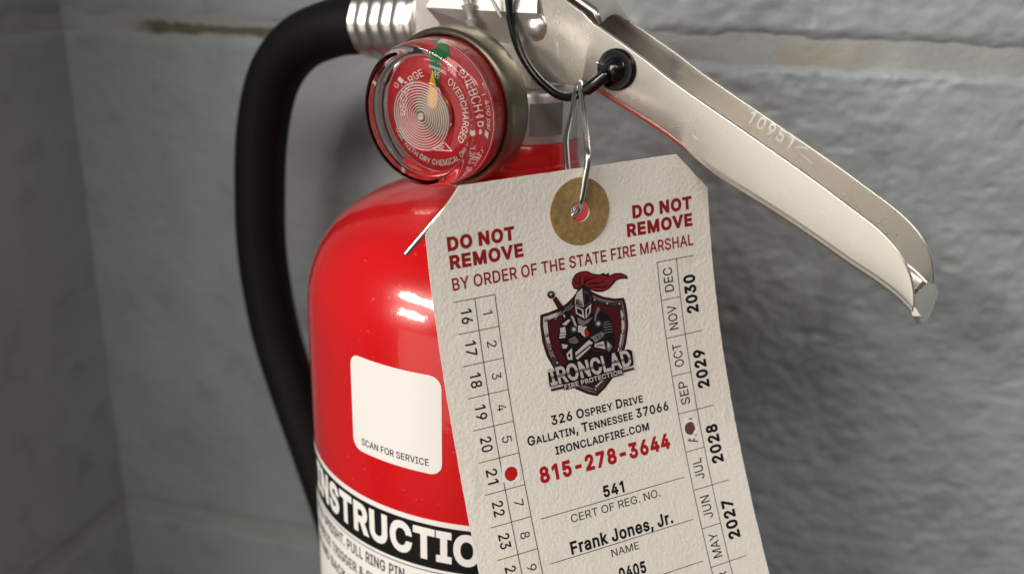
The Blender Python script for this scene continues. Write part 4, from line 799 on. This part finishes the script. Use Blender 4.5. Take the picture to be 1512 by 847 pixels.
draw('emblem_sword', [(10, 0, disc(207, 360, 50, 18)), (11, 3, disc(207, 358, 32, 16)), (12, 0, disc(212, 362, 24, 14)), (13, 5, disc(205, 355, 14, 12)),
                      (10, 0, [(225, 420), (270, 380), (372, 520), (400, 560), (340, 570), (300, 545)]), (11, 1, [(236, 420), (266, 395), (350, 515), (316, 540)]),
                      (12, 0, [(345, 555), (300, 640), (245, 715), (225, 700), (270, 640), (310, 560)]), (13, 5, [(335, 565), (292, 640), (248, 695), (285, 620)]), (12, 0, [(340, 580), (470, 470), (500, 430), (500, 480), (440, 530), (370, 610)]), (13, 3, [(352, 585), (462, 485), (480, 480), (440, 515), (365, 600)]), (12, 0, [(360, 600), (440, 560), (470, 640), (400, 660)]), (13, 5, [(362, 620), (376, 612), (392, 650), (382, 660)])])
def emblem_text(txt, A, B, hgt, lvl, shear, m, **kw):
    v, f = text_between(txt, (A[0], -A[1]), (B[0], -B[1]), hgt, lambda x, y: (x, y), shear=shear, **kw)
    return [tagp(*em(x, -y), INKOFF + .014 * lvl) for x, y in v], f
draw('emblem_scroll', [(16, 0, lo([(132, 472), (200, 452), (330, 415), (540, 375), (690, 335), (920, 285), (1020, 264), (1058, 285), (1072, 430), (1060, 448), (950, 475), (955, 545), (320, 695), (298, 688), (292, 655), (165, 668), (150, 640)])),
                       (17, 5, lo([(160, 660), (292, 632), (292, 650), (165, 682)])), (16, 1, lo([(163, 682), (300, 655), (300, 675), (168, 706)])), (17, 5, lo([(950, 483), (1074, 458), (1075, 468), (955, 495)])), (16, 1, lo([(953, 495), (1075, 468), (1076, 490), (955, 521)]))])
a_, b_ = lo([(168, 640), (1058, 437)])
v, f = emblem_text('IRONCLAD', a_, b_, 200, 18, 0, C_LIGHT, bold=.055, track=-.06, cuts=(.36, .54)); P2, _, _ = text2d('IRONCLAD', bold=.055, track=-.06, cuts=(.36, .54))
I = [1 if .36 < sum(P2[i][1] for i in t) / 3 < .54 else 0 for t in f]
mesh_obj('emblem_name', v, f, [C_LIGHT, C_STEEL], hang, I, smooth=0)
a_, b_ = lo([(312, 688), (943, 535)])
v, f = emblem_text('FIRE PROTECTION', a_, b_, 58, 18, 0, C_LIGHT, bold=.05); mesh_obj('emblem_subtitle', v, f, C_LIGHT, hang, smooth=0)

# ------------------------------------------------------------------ tag wire
strand = [(-25.5, -66.0, -67.5), (-18.9, -66.0, -59.5), (-15.0, -66.0, -54.9), (-10.9, -65.0, -54.4), (0.3, -60.5, -56.8), (9.5, -56.4, -60), (14.0, -54.4, -61.2), (15.6, -54.6, -59.4), (16.3, -55.0, -57.9), (16.5, -56.2, -55.9), (16.9, -56.4, -53.2), (17.4, -56.0, -49.6), (17.8, -55.7, -47.1), (17.8, -55.2, -44.7), (17.8, -47.8, -41.4), (17.4, -39.9, -37.6), (17.0, -30.2, -31.6)]
hook = [(17.0, -30.2, -31.6), (16.85, -29.0, -30.9), (16.5, -28.2, -31.3), (15.8, -29.4, -33.2), (13.0, -40.8, -43.9), (13.4, -47.8, -50.0), (14.6, -53.0, -56.4), (14.9, -54.2, -60.6)]
def soften(P, k=3):
    P = [Vector(p) for p in P]; out = [P[0]]
    for i in range(1, len(P) - 1):
        a, b, c = P[i - 1], P[i], P[i + 1]; ra = min(.3, 1.6 / max((a - b).length, .1)); rc = min(.3, 1.6 / max((c - b).length, .1))
        p0, p2 = b.lerp(a, ra), b.lerp(c, rc); out += [p0, p0.lerp(b, .5).lerp(b.lerp(p2, .5), .5), p2]
    out.append(P[-1]); return out
v, f = merge(tube(soften(strand), .82, 12), tube(soften(hook), .82, 12))
wire = mesh_obj('tag_wire', v, f, STEEL, None, smooth=60)
tag_props(wire, 'bent silver wire threaded through the tag hole and hooked over the black tether', 'wire')
